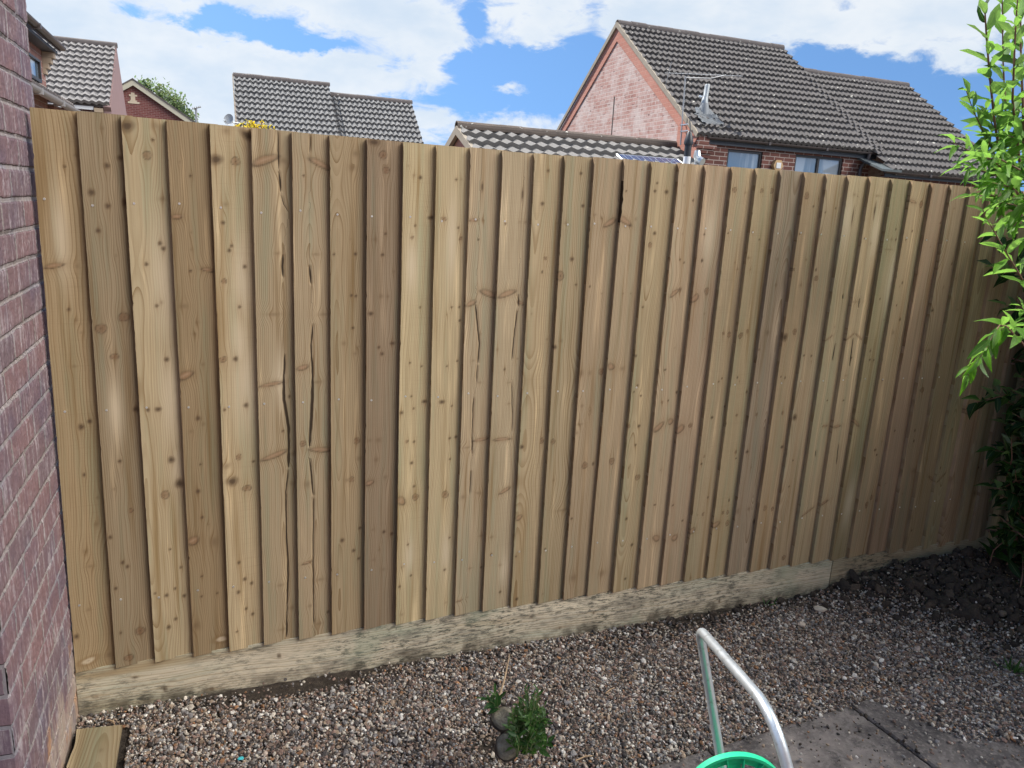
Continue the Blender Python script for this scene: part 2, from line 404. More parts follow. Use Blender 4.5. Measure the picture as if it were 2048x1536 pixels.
 23: "r,20,1717,11.8,13.5,0 d,9,1573,2.6,2,0 r,4,1438,6,6.3,0 f,68,1476,6,6.8,0 f,56,1377,6.7,8,0 d,9,1171,12.1,13.1,0 r,60,1191,10.2,12.6,0 d,18,1009,3.4,2.8,0 d,43,1003,3.4,5,0 r,58,855,6.8,8.2,0 r,35,441,9.2,12,0 r,80,430,7,8.7,0 d,84,705,6.9,5.8,0",
 24: "d,17,1660,2.7,2,0 d,74,1678,2.7,2.1,0 r,21,1405,12.3,10.6,0 f,11,1575,2.7,2.1,0 d,16,1094,4.2,3.3,0 d,61,1090,3.5,4.5,0 d,15,834,11.5,11.4,0 d,42,527,3.9,3.3,0 d,43,643,3.1,2.6,0 r,75,194,11.2,11.9,0",
 25: "s,77,785,14.4,4.6,0 d,68,897,4,3.2,0 s,51,401,33.9,4.1,25 f,43,1734,9,6.7,0 f,63,1729,4.2,3.1,0 d,52,1650,3.5,32.3,0 s,19,1164,19.9,3.4,28",
 26: "s,24,782,24.3,5.2,4 d,41,895,4.1,3.2,0 s,15,437,26.2,4.8,18 f,5,1313,36,2.2,0 f,57,1736,14.2,4.7,0 d,51,1679,4.3,28.9,0 s,20,1168,24.7,3.4,30 s,75,1167,25,3.4,-30 d,14,1568,2.8,2.1,0 f,34,1003,6.6,5.2,0 s,11,432,32.1,4.5,20",
 27: "f,48,1569,9.6,7,0 f,38,1528,26.5,3.8,0 d,37,1068,5.3,4.1,0 d,63,1065,3.8,2.9,0 s,13,794,27,6.5,-35",
 28: "s,21,1723,22.3,5.3,-10 r,80,1715,12,13.4,0 f,40,1183,11.5,11.5,0 d,32,1299,3,2.3,0 d,19,1570,3,2.2,0 d,22,977,3.8,3,0 d,55,659,6.5,5.2,0 d,72,634,4.7,3.7,0 r,62,399,10.4,15.3,0 r,87,431,9.5,11.5,0",
 29: "d,18,1573,3.1,2.2,0",
 30: "d,11,1278,7.2,5.2,0 f,63,1378,4.8,8.1,0 f,33,1102,19.3,8.4,0 f,42,1707,6.3,4.4,0 r,38,924,14.6,11,0 f,90,540,19.8,15.4,0",
 31: "f,66,1279,7.4,5.3,0 s,105,491,26.4,4.7,-30",
 32: "s,37,495,30.8,4.7,35",
 33: "r,22,814,29,16.7,0",
 34: "f,80,391,21.6,16.3,0",
}
CRACKS = {5: [(1.5, [(73, 1800), (74, 1687)]), (2.9, [(74, 1687), (77, 1653), (79, 1623)]), (1.1, [(79, 1623), (86, 1591), (101, 1567)]), (4.3, [(82, 1445), (79, 1408), (80, 1371)]), (2.6, [(82, 1142), (79, 1076), (77, 992)]), (4.1, [(78, 1074), (81, 972), (90, 895), (89, 811), (87, 761)]), (2.5, [(87, 761), (78, 682), (77, 543), (81, 429), (76, 275), (72, 153)])], 6: [(1.3, [(52, 1797), (51, 1738)]), (4.4, [(46, 1416), (48, 1384), (51, 1353)]), (2.7, [(56, 1236), (49, 1165), (53, 1043), (51, 988)]), (4.2, [(53, 1072), (48, 934), (40, 828)]), (2.8, [(41, 796), (46, 734), (52, 660)]), (1.7, [(52, 660), (49, 419), (50, 190)])], 11: [(3.2, [(37, 1297), (43, 1247), (57, 1163), (53, 1091)]), (1.8, [(53, 1091), (51, 1019)]), (2.3, [(43, 979), (42, 860), (46, 761)]), (2.2, [(44, 714), (42, 616)])], 12: [(2.4, [(81, 1333), (86, 1285)]), (2.7, [(81, 1278), (76, 1214), (69, 1101)]), (1.5, [(73, 1028), (84, 904), (85, 835)])], 25: [(2.3, [(65, 1345), (68, 1318)]), (3.2, [(65, 1143), (63, 1063)]), (2.0, [(46, 683), (48, 647)])], 26: [(2.9, [(43, 1329), (45, 1284)]), (3.5, [(42, 1165), (45, 1096), (47, 1037)]), (2.5, [(56, 706), (59, 651), (62, 604)])]}
PALES = {2: [(90, 1008, 35, 146), (87, 1364, 39, 171), (94, 787, 22, 64)], 4: [(75, 1046, 38, 149), (74, 1367, 25, 118), (62, 1171, 23, 92)], 0: [(47, 1481, 19, 120)], 9: [(46, 407, 18, 76), (34, 1422, 20, 95)], 10: [(70, 404, 17, 81), (59, 1505, 17, 143)], 12: [(81, 312, 20, 60)], 5: [(66, 1059, 21, 96)], 19: [(47, 1555, 26, 107)], 27: [(56, 413, 28, 117), (96, 1405, 38, 142)], 26: [(77, 1584, 26, 98)], 25: [(20, 1636, 30, 95)], 1: [(44, 984, 18, 90)]}
XT = [-445, -338, -233, -121, -11, 99, 211, 319, 430, 541, 645, 756, 865, 976, 1086, 1193, 1310, 1417, 1527, 1639, 1753, 1860, 1971, 2083, 2187, 2297, 2406, 2521, 2623, 2735, 2842, 2952, 3070, 3170, 3282, 3381, 3498]
XB = [-455, -344, -232, -119, -9, 100, 212, 322, 433, 545, 654, 763, 870, 983, 1094, 1199, 1302, 1414, 1523, 1633, 1746, 1855, 1958, 2076, 2180, 2294, 2405, 2515, 2616, 2735, 2854, 2954, 3072, 3172, 3283, 3382, 3499]
ZT = [1806, 1807, 1804, 1803, 1801, 1800, 1798, 1798, 1796, 1795, 1794, 1795, 1792, 1793, 1794, 1796, 1797, 1796, 1799, 1800, 1801, 1803, 1804, 1803, 1803, 1805, 1807, 1806, 1803, 1801, 1800, 1799, 1799, 1799, 1799, 1799, 1799]
ZB = [149, 145, 145, 144, 143, 147, 148, 149, 150, 151, 151, 154, 155, 154, 156, 155, 156, 159, 157, 156, 153, 155, 155, 154, 155, 154, 155, 155, 152, 151, 144, 143, 138, 139, 138, 145, 140]


# ------------------------------------------------------------------ materials
def simple(name, col, rough=0.6, metal=0.0, var=0.12, scale=8.0, bump=0.0):
    def b(t, s):
        n = t.noise(t.coord(), scale, 4)
        dark = tuple(c * (1 - var) for c in col)
        lite = tuple(min(1, c * (1 + var)) for c in col)
        t.put(s.inputs['Base Color'], t.mix(n, dark, lite))
        s.inputs['Roughness'].default_value = rough
        s.inputs['Metallic'].default_value = metal
        if bump:
            t.put(s.inputs['Normal'], t.bump(t.noise(t.coord(), scale * 4, 4), bump, 0.01))
    return material(name, b)


def wood_material(name, strength=1.0, stained=False):
    def b(t, s):
        wa = t.attr('wa')
        ring, dark, crack = t.sepc(wa.outputs['Color'])[:3]
        pale = wa.outputs['Alpha']
        red, brown, halo = t.sepc(t.attr('wb').outputs['Color'])[:3]
        oi = t.node('ShaderNodeObjectInfo')
        base = oi.outputs['Color']
        rnd = oi.outputs['Random']
        co = t.coord()
        x, y, z = t.sep(co)
        if stained:
            g = t.comb(t.math('MULTIPLY', z, 6.0), t.math('MULTIPLY', x, 0.8), 0.0)
            g2 = t.comb(t.math('MULTIPLY', z, 90.0), t.math('MULTIPLY', x, 6.0), 0.0)
        else:
            off = t.math('MULTIPLY', rnd, 37.0)
            g = t.comb(t.math('MULTIPLY', x, 20.0), t.math('MULTIPLY', z, 1.1), off)
            g2 = t.comb(t.math('MULTIPLY', x, 260.0), t.math('MULTIPLY', z, 5.0), off)
        # long bands of green and honey along the grain
        band = t.noise(g, 1.6, 3, 0.55)
        band2 = t.noise(t.scaled(g, (1.4, 0.8, 2.0)), 1.3, 3, 0.55)
        col = t.mix(t.step(band, 0.46, 0.72), base, t.mix(1.0, base, (0.80, 0.93, 0.95), 'MULTIPLY'))
        col = t.mix(t.step(band, 0.44, 0.22), col, t.mix(1.0, base, (1.55, 1.53, 1.50), 'MULTIPLY'))
        col = t.mix(t.step(band2, 0.52, 0.78), col, t.mix(1.0, base, (0.62, 0.53, 0.40), 'MULTIPLY'))
        # growth rings
        fr = t.math('FRACT', ring)
        late = t.math('POWER', fr, 2.5)
        rn = t.noise(None, 0.9, 2, 0.5, dim='1D', w=ring)
        amt = t.math('MULTIPLY', late, t.step(rn, 0.25, 0.65))
        col = t.mix(t.math('MULTIPLY', amt, min(1.0, 0.95 * strength)), col, t.mix(1.0, base, (0.50, 0.40, 0.28), 'MULTIPLY'))
        fib = t.noise(g2, 1.0, 3, 0.6)
        col = t.mix(t.math('MULTIPLY', t.step(fib, 0.48, 0.78), 0.42), col, t.mix(1.0, base, (0.58, 0.50, 0.42), 'MULTIPLY'))
        # band saw marks across the grain
        sv = t.noise(t.comb(t.math('MULTIPLY', x, 7.0), t.math('MULTIPLY', z, 300.0), 0.0), 1.0, 2, 0.6)
        if not stained:
            rough_b = t.step(t.math('FRACT', t.math('MULTIPLY', rnd, 7.13)), 0.55, 0.9)
            col = t.mix(t.math('MULTIPLY', t.math('MULTIPLY', t.step(sv, 0.52, 0.8), rough_b), 0.32), col, t.mix(1.0, base, (0.6, 0.54, 0.48), 'MULTIPLY'))
        col = t.mix(t.math('MULTIPLY', pale, 0.75), col, (0.62, 0.52, 0.38))
        col = t.mix(t.math('MULTIPLY', halo, 0.55), col, t.mix(1.0, base, (0.62, 0.50, 0.38), 'MULTIPLY'))
        col = t.mix(t.math('MULTIPLY', brown, 0.85), col, (0.105, 0.062, 0.034))
        col = t.mix(t.math('MULTIPLY', red, 0.9), col, (0.26, 0.125, 0.068))
        col = t.mix(t.math('MULTIPLY', dark, 0.82), col, (0.055, 0.033, 0.021))
        if stained:
            st = t.noise(t.comb(t.math('MULTIPLY', x, 9.0), 0.0, t.math('MULTIPLY', z, 42.0)), 2.2, 8, 0.80)
            pat = t.noise(co, 2.1, 3, 0.5)
            mould = t.math('MULTIPLY', t.step(st, 0.48, 0.58), t.step(pat, 0.34, 0.54))
            col = t.mix(t.math('MULTIPLY', mould, 0.9), col, (0.055, 0.06, 0.048))
            smud = t.math('MULTIPLY', t.step(t.noise(t.comb(t.math('MULTIPLY', x, 3.5), 0.0, t.math('MULTIPLY', z, 11.0)), 1.6, 6, 0.7), 0.47, 0.62), t.step(pat, 0.34, 0.56))
            col = t.mix(t.math('MULTIPLY', smud, 0.62), col, (0.17, 0.155, 0.125))
            grn = t.step(t.noise(co, 3.7, 4, 0.6), 0.52, 0.72)
            col = t.mix(t.math('MULTIPLY', grn, 0.45), col, (0.30, 0.35, 0.25))
            spl = t.step(t.noise(t.comb(t.math('MULTIPLY', x, 1.0), 0.0, t.math('MULTIPLY', z, 0.5)), 70.0, 3, 0.6), 0.68, 0.76)
            col = t.mix(t.math('MULTIPLY', spl, 0.7), col, (0.04, 0.035, 0.03))
            # splashed soil along the foot
            foot = t.math('MULTIPLY', t.step(z, 0.055, 0.0), t.step(t.noise(co, 14.0, 4, 0.6), 0.40, 0.62))
            col = t.mix(t.math('MULTIPLY', foot, 0.75), col, (0.075, 0.058, 0.042))
        cm = t.math('SUBTRACT', 1.0, t.step(t.math('ABSOLUTE', crack), 0.55, 1.25))
        col = t.mix(t.math('MULTIPLY', cm, 0.93), col, (0.028, 0.017, 0.010))
        t.put(s.inputs['Base Color'], col)
        s.inputs['Roughness'].default_value = 0.78
        s.inputs['Specular IOR Level'].default_value = 0.25
        h = t.math('ADD', t.math('MULTIPLY', fib, 0.6), t.math('MULTIPLY', late, -0.5))
        h = t.math('ADD', h, t.math('MULTIPLY', sv, 0.5))
        t.put(s.inputs['Normal'], t.bump(h, 0.35, 0.0012))
    return material(name, b)


M_WOOD = wood_material('pressure_treated_softwood')
M_GRAVELBOARD = wood_material('weathered_gravel_board', 1.15, True)
M_ENDGRAIN = simple('sawn_end_grain', (0.47, 0.33, 0.19), 0.8, 0, 0.25, 60)
M_NAIL = simple('galvanised_nail', (0.72, 0.72, 0.70), 0.35, 0.6, 0.1, 300)


def brick_material(name, c1, c2, mortar, plane='xz', bw=0.225, bh=0.075, ms=0.011, smear=None, smear_amt=0.0, spots=None, offset=(0, 0), bump=0.5):
    def b(t, s):
        co = t.coord()
        x, y, z = t.sep(co)
        h = x if plane == 'xz' else y
        v = t.comb(t.math('ADD', h, offset[0]), t.math('ADD', z, offset[1]), 0.0)
        wb = t.sepc(t.noise(co, 9.0, 3, 0.6, color=True))
        v2 = t.node('ShaderNodeVectorMath', operation='ADD')
        t.put(v2.inputs[0], v)
        t.put(v2.inputs[1], t.comb(t.math('MULTIPLY', t.math('SUBTRACT', wb[0], 0.5), 0.012), t.math('MULTIPLY', t.math('SUBTRACT', wb[1], 0.5), 0.010), 0.0))
        n = t.node('ShaderNodeTexBrick')
        t.put(n.inputs['Vector'], v2.outputs[0])
        n.inputs['Scale'].default_value = 1.0
        n.inputs['Mortar Size'].default_value = ms * 0.5
        n.inputs['Mortar Smooth'].default_value = 0.25
        n.inputs['Bias'].default_value = 0.0
        n.inputs['Brick Width'].default_value = bw
        n.inputs['Row Height'].default_value = bh
        t.put(n.inputs['Color1'], c1)
        t.put(n.inputs['Color2'], c2)
        t.put(n.inputs['Mortar'], mortar)
        col = n.outputs['Color']
        gr = t.noise(co, 45.0, 5, 0.7)
        col = t.mix(t.math('MULTIPLY', gr, 0.75), t.mix(1.0, col, (1.25, 1.25, 1.25), 'MULTIPLY'), t.mix(1.0, col, (0.62, 0.6, 0.6), 'MULTIPLY'))
        if smear is not None:
            sm = t.math('ADD', t.noise(co, 2.3, 4, 0.6), t.math('MULTIPLY', t.noise(t.scaled(co, (1.0, 1.0, 0.35)), 26.0, 4, 0.7), 0.55))
            col = t.mix(t.math('MULTIPLY', t.step(sm, 0.62, 0.98), smear_amt), col, smear)
        if spots is not None:
            sp = t.step(t.noise(t.comb(t.math('MULTIPLY', h, 4.4), t.math('MULTIPLY', z, 13.3), 0.0), 1.0, 1, 0.5), 0.66, 0.72)
            col = t.mix(t.math('MULTIPLY', sp, 0.85), col, spots)
        t.put(s.inputs['Base Color'], col)
        s.inputs['Roughness'].default_value = 0.88
        s.inputs['Specular IOR Level'].default_value = 0.2
        hh = t.math('ADD', t.math('MULTIPLY', t.math('SUBTRACT', 1.0, n.outputs['Fac']), 1.0), t.math('MULTIPLY', gr, 0.5))
        t.put(s.inputs['Normal'], t.bump(hh, bump, 0.006))
    return material(name, b)


# ------------------------------------------------------------------ the timber fence
fence = thing('timber_fence', (1.5, 0.0, 0.0), 'tall new fence of upright overlapping tan featheredge boards with a gravel board along its foot', 'fence')
PAIR = {5: (1, 0), 6: (1, 1), 7: (2, 0), 8: (3, 1), 9: (4, 0), 10: (4, 1), 11: (5, 0), 12: (5, 1), 13: (6, 0), 14: (6, 1), 15: (7, 0), 16: (7, 1), 18: (8, 0), 19: (8, 1), 20: (9, 0), 21: (9, 1), 25: (10, 0), 26: (10, 1)}
DEEP = {0: 0.88, 1: 0.80, 2: 1.0, 3: 0.77, 4: 1.02, 5: 0.93, 6: 0.95, 7: 0.92, 8: 0.84, 9: 1.10, 10: 1.10, 13: 0.98, 14: 0.95, 15: 0.93, 22: 0.92, 23: 0.95, 24: 0.97, 27: 0.88, 30: 0.9, 31: 0.88}
TINT = {0: (0.400, 0.290, 0.165), 1: (0.385, 0.290, 0.180), 2: (0.430, 0.335, 0.205), 3: (0.375, 0.270, 0.155), 4: (0.430, 0.330, 0.200), 5: (0.400, 0.305, 0.190), 6: (0.410, 0.310, 0.195), 7: (0.385, 0.285, 0.170), 8: (0.330, 0.240, 0.155), 9: (0.440, 0.345, 0.205), 10: (0.435, 0.340, 0.205),
        11: (0.425, 0.325, 0.210), 12: (0.430, 0.335, 0.215), 13: (0.415, 0.315, 0.190), 14: (0.400, 0.305, 0.185), 15: (0.385, 0.285, 0.180), 16: (0.400, 0.300, 0.190), 17: (0.425, 0.325, 0.195), 18: (0.450, 0.335, 0.215), 19: (0.420, 0.305, 0.200), 20: (0.430, 0.325, 0.200), 21: (0.440, 0.335, 0.200),
        22: (0.360, 0.275, 0.190), 23: (0.425, 0.310, 0.190), 24: (0.420, 0.315, 0.200), 25: (0.450, 0.345, 0.215), 26: (0.455, 0.345, 0.215)}
BW, ZN = 0.131, 412
STEP, BACK = 0.0205, 0.0245


def smooth01(v):
    v = np.clip(v, 0, 1)
    return v * v * (3 - 2 * v)


def wood_fields(U, Z, seed, mirror, knots=(), cracks=(), pales=(), ring_mm=5.8, half=BW):
    """growth-ring coordinate and knot masks for a plank face; U across (m), Z along (m)"""
    r = np.random.default_rng(1000 + seed)
    u0 = r.uniform(-0.06, 0.16)
    d0 = r.uniform(0.012, 0.055)
    zz = Z[:, 0]
    uc = u0 + wave1(zz, seed * 3 + 1, 0.8, 0.006)
    dd = np.abs(d0 + wave1(zz, seed * 3 + 2, 0.5, 0.012))
    if mirror:
        uc = half - uc
    ue = U + wave1(zz, seed * 5 + 4, 0.12, 0.0007)[:, None]
    ze = Z.copy()
    dark = np.zeros_like(U)
    brown = np.zeros_like(U)
    red = np.zeros_like(U)
    pale = np.zeros_like(U)
    halo = np.zeros_like(U)
    crack = np.zeros_like(U)
    rr = np.random.default_rng(seed)
    for (k, ku, kz, rx, ry, ang) in knots:
        rx, ry = max(rx, 3.2) / 1000, max(ry, 3.2) / 1000
        a = math.radians(ang)
        du, dz_ = U - ku, Z - kz
        w = np.exp(-(du / (1.7 * rx + 0.004)) ** 2 - (dz_ / (2.6 * ry + 0.012)) ** 2)
        if k in 'drf':
            ue = ue - du * w * 0.85
        else:
            ue = ue + w * 0.012 * math.copysign(1, ku - half / 2) * -1
        p = (du * math.cos(a) + dz_ * math.sin(a)) / rx
        q = (-du * math.sin(a) + dz_ * math.cos(a)) / ry
        rad = np.sqrt(p * p + q * q) + rr.uniform(-0.05, 0.05)
        rad = rad * (1 + 0.06 * np.sin(3 * np.arctan2(q, p) + rr.uniform(0, 6)))
        tail = np.exp(-(du / (0.9 * rx + 0.002)) ** 2) * np.exp(-np.abs(dz_) / (2.0 * ry + 0.012))
        if k == 'd':
            dark = np.maximum(dark, 0.85 * smooth01((0.95 - rad) / 0.5))
            brown = np.maximum(brown, 0.62 * smooth01((1.75 - rad) / 0.8))
            halo = np.maximum(halo, 0.8 * tail)
        elif k == 'r':
            brown = np.maximum(brown, 0.34 * smooth01((1.1 - rad) / 0.25) + 0.14 * np.sin(rad * 16) * (rad < 1))
            dark = np.maximum(dark, 0.55 * np.exp(-((rad - 0.92) / 0.14) ** 2))
            dark = np.maximum(dark, 0.75 * np.exp(-(rad / 0.2) ** 2))
            red = np.maximum(red, 0.25 * (rad < 0.85))
            halo = np.maximum(halo, 0.9 * tail)
        elif k == 's':
            red = np.maximum(red, 0.42 * smooth01((1.15 - rad) / 0.5))
            pale = np.maximum(pale, 0.70 * np.exp(-(p / 0.75) ** 2 - ((q - 0.1) / 0.30) ** 2))
            dark = np.maximum(dark, 0.90 * np.exp(-((rad - 1.0) / 0.22) ** 2) * (0.50 + 0.50 * smooth01(0.5 - q)) * (0.7 + 0.3 * np.abs(np.sin(p * 7 + q * 3))))
            halo = np.maximum(halo, 0.8 * np.exp(-(p / 1.7) ** 2 - (q / 2.2) ** 2))
        elif k == 'p':
            pale = np.maximum(pale, 0.9 * smooth01((1.1 - rad) / 0.5))
            halo = np.maximum(halo, 0.9 * np.exp(-((rad - 1.3) / 0.5) ** 2))
            dark = np.maximum(dark, 0.7 * np.exp(-(rad / 0.15) ** 2))
        else:
            brown = np.maximum(brown, 0.42 * np.exp(-(rad / 0.85) ** 2))
            halo = np.maximum(halo, 0.6 * np.maximum(tail, np.exp(-(rad / 1.6) ** 2)))
    crack = np.full_like(U, 6.0)
    gash = np.zeros_like(U)
    if cracks:       # one wandering line per board, its half width opening and closing
        allp = sorted((p[1] / 1000, p[0] / 1000) for w, pl in cracks for p in pl)
        c = np.interp(zz, [q[0] for q in allp], [q[1] for q in allp]) + wave1(zz, seed + 77, 0.03, 0.0004)
        ww = np.full(len(zz), 1e-5)
        for (w, pl) in cracks:
            z0_, z1_ = min(p[1] for p in pl) / 1000, max(p[1] for p in pl) / 1000
            span = min(0.03, 0.45 * (z1_ - z0_))
            env = np.sqrt(smooth01((zz - z0_) / span) * smooth01((z1_ - zz) / span))
            wz = max(w * 1.05, 1.3) / 1000 * (1 + 0.22 * np.clip(wave1(zz, seed + 5, 0.05), -1, 1)) * env
            ww = np.maximum(ww, wz)
        du = U - c[:, None]
        crack = np.clip(du / ww[:, None], -6, 6)
        near = np.exp(-np.abs(du) / 0.006) * smooth01(ww / 0.0008)[:, None]
        gash = np.exp(-(du / 0.004) ** 2) * smooth01(ww / 0.0015)[:, None]
        halo = np.maximum(halo, 0.5 * near)
    for (ku, kz, rx, ry) in pales:
        pale = np.maximum(pale, 0.75 * np.exp(-((U - ku / 1000) / (rx / 1000)) ** 2 - ((Z - kz / 1000) / (ry / 1000)) ** 2))
    ring = np.sqrt((ue - uc[:, None]) ** 2 + dd[:, None] ** 2) / (ring_mm / 1000)
    wa = np.stack([ring, dark, crack, pale], -1)
    wb = np.stack([red, np.clip(brown, 0, 1), halo, gash], -1)
    return wa, wb


def grid_faces(nr, nc, flip=False):
    i = np.arange(nr - 1)[:, None] * nc + np.arange(nc - 1)[None, :]
    f = np.stack([i, i + 1, i + nc + 1, i + nc], -1).reshape(-1, 4)
    return f[:, ::-1] if flip else f


nb = MB()
nb.add([(0.0034 * math.cos(k * math.pi / 4), 0, 0.0034 * math.sin(k * math.pi / 4)) for k in range(8)] + [(0.0034 * math.cos(k * math.pi / 4), 0.004, 0.0034 * math.sin(k * math.pi / 4)) for k in range(8)],
       [tuple(range(8))] + [(k, k + 8, (k + 1) % 8 + 8, (k + 1) % 8) for k in range(8)])
NAIL = bpy.data.meshes.new('nail')
NAIL.from_pydata(nb.v, [], nb.f)
NAIL.materials.append(M_NAIL)


def make_board(i, fine=True):
    if i < len(XT):
        xt, xb, zt, zb = XT[i] / 1000, XB[i] / 1000, ZT[i] / 1000, ZB[i] / 1000
    else:
        xt = xb = 3.499 + (i - 36) * 0.1096
        zt, zb = 1.799 + 0.002 * (i % 3), 0.146
    zb = min(zb, 0.1525)
    nz = ZN if fine else 60
    nu = 33 if fine else 8
    zz = np.linspace(zb, zt, nz)
    uu = np.linspace(0, BW, nu)
    t = (zz - 0.15) / 1.65
    xl = xb * (1 - t) + xt * t
    U, Z = np.meshgrid(uu, zz)
    pid, mir = PAIR.get(i, (40 + i, 0))
    kn = []
    for s in KNOTS.get(i, '').split():
        p = s.split(',')
        kn.append((p[0], float(p[1]) / 1000, float(p[2]) / 1000, float(p[3]), float(p[4]), float(p[5])))
    r = np.random.default_rng(300 + i)
    extra = 5 if i > 26 else 2
    for _ in range(extra):
        kn.append(('f' if r.random() < 0.5 else 'd', r.uniform(0.01, 0.1), r.uniform(0.2, 1.75), r.uniform(2.5, 4.5), r.uniform(3, 6), 0))
    wa, wb = wood_fields(U, Z, pid, mir, kn, CRACKS.get(i, ()), PALES.get(i, ()))
    # thin waney nicks on the sawn left edge
    jag = wave1(zz, 900 + i, 0.30, 0.0004) - np.abs(wave1(zz, 950 + i, 0.02, 0.0003))
    nick = np.zeros(nz)
    for _ in range(5):
        nick += 0.0022 * r.random() * np.exp(-((zz - r.uniform(zb, zt)) / 0.006) ** 2)
    if i == 16:      # the waney edge with bark left on it
        wane = np.exp(-((zz - 1.655) / 0.062) ** 2)
        nick += 0.004 * wane * (0.7 + 0.3 * np.sin(zz * 160))
        wa[:, :, 2] = np.where(wane[:, None] > 0.25, U / (0.0028 * wane[:, None] + 1e-4), wa[:, :, 2])
        wa[:, :, 2] = np.clip(wa[:, :, 2], -6, 6)
    edge = np.exp(-U / 0.004)
    X = xl[:, None] + U + edge * (jag + nick)[:, None]
    warp = wave1(zz, 500 + i, 1.2, 0.0008)
    twist = r.normal(0, 0.006)
    Y = U / BW * STEP + warp[:, None] + twist * (U - 0.06) * ((Z - 1.0) / 0.8)
    Y = Y + wb[:, :, 3] * 0.003
    Y = np.minimum(Y, BACK - 0.0007)
    V = [np.stack([X, Y, Z], -1).reshape(-1, 3)]
    A, B = [wa.reshape(-1, 4)], [wb.reshape(-1, 4)]
    Fc = [grid_faces(nz, nu)]
    n = len(V[0])
    # thick left edge
    L = np.stack([np.stack([X[:, 0], Y[:, 0], zz], -1), np.stack([xl, np.full(nz, 0.0165), zz], -1)], 1).reshape(-1, 3)
    V.append(L)
    A.append(np.repeat(wa[:, 0], 2, axis=0))
    eb = np.repeat(wb[:, 0], 2, axis=0)          # browner tint on this edge stands in for shade at the overlap
    eb[:, 1] = np.maximum(eb[:, 1], 0.12)
    eb[:, 2] = 0.45
    B.append(eb)
    Fc.append(grid_faces(nz, 2, True) + n)
    n += len(L)
    # back and thin right edge
    Rr = np.stack([np.stack([X[:, -1], Y[:, -1], zz], -1), np.stack([X[:, -1], np.full(nz, BACK), zz], -1)], 1).reshape(-1, 3)
    V.append(Rr)
    A.append(np.repeat(wa[:, -1], 2, axis=0))
    B.append(np.repeat(wb[:, -1], 2, axis=0))
    Fc.append(grid_faces(nz, 2) + n)
    n += len(Rr)
    bk = np.array([[xl[0], 0.0165, zb], [xl[0] + BW, BACK, zb], [xl[-1] + BW, BACK, zt], [xl[-1], 0.0165, zt]])
    V.append(bk)
    A.append(wa[[0, 0, -1, -1], [0, -1, -1, 0]])
    B.append(wb[[0, 0, -1, -1], [0, -1, -1, 0]])
    Fc.append(np.array([[3, 2, 1, 0]]) + n)
    n += 4
    ends = []
    for row in (0, -1):      # sawn ends
        E = np.stack([np.stack([X[row], Y[row], Z[row]], -1), np.stack([X[row], 0.0165 + uu / BW * (BACK - 0.0165), Z[row]], -1)], 1).reshape(-1, 3)
        V.append(E)
        A.append(np.tile([0.0, 0, 6, 0], (len(E), 1)))
        B.append(np.zeros((len(E), 4)))
        ends.append((sum(len(f) for f in Fc), nu - 1))
        Fc.append(grid_faces(nu, 2, row == 0) + n)
        n += len(E)
    V, Fc = np.concatenate(V), np.concatenate(Fc)
    mats = [M_WOOD, M_ENDGRAIN, M_NAIL]
    me = quad_mesh('board', V, Fc, mats, {'wa': np.concatenate(A), 'wb': np.concatenate(B)})
    mi = np.zeros(len(me.polygons), dtype=np.int32)
    for a, k in ends:
        mi[a:a + k] = 1
    me.polygons.foreach_set('material_index', mi)
    o = link('board', me, fence)
    j = r.uniform(0.95, 1.03) * 1.13 * DEEP.get(i, 1.0)
    base = TINT.get(i, (0.40 + r.uniform(-.03, .03), 0.298 + r.uniform(-.02, .02), 0.185))
    o.color = (base[0] * j * 0.905, base[1] * j * 0.93, base[2] * j * 0.955, 1)
    if i < 34:
        for zn in (1.572, 0.983, 0.373):
            un = 0.022 + r.normal(0, 0.003)
            zc = zn + r.normal(0, 0.004)
            xc = float(np.interp(zc, zz, xl)) + un
            k = bpy.data.objects.new('nail', NAIL)
            COL.objects.link(k)
            k.location = (xc, float(np.interp(un, uu, Y[int(np.argmin(abs(zz - zc)))])) - 0.0012, zc)
            k.parent = o
    return o


for i in range(54):
    make_board(i, i < 40)


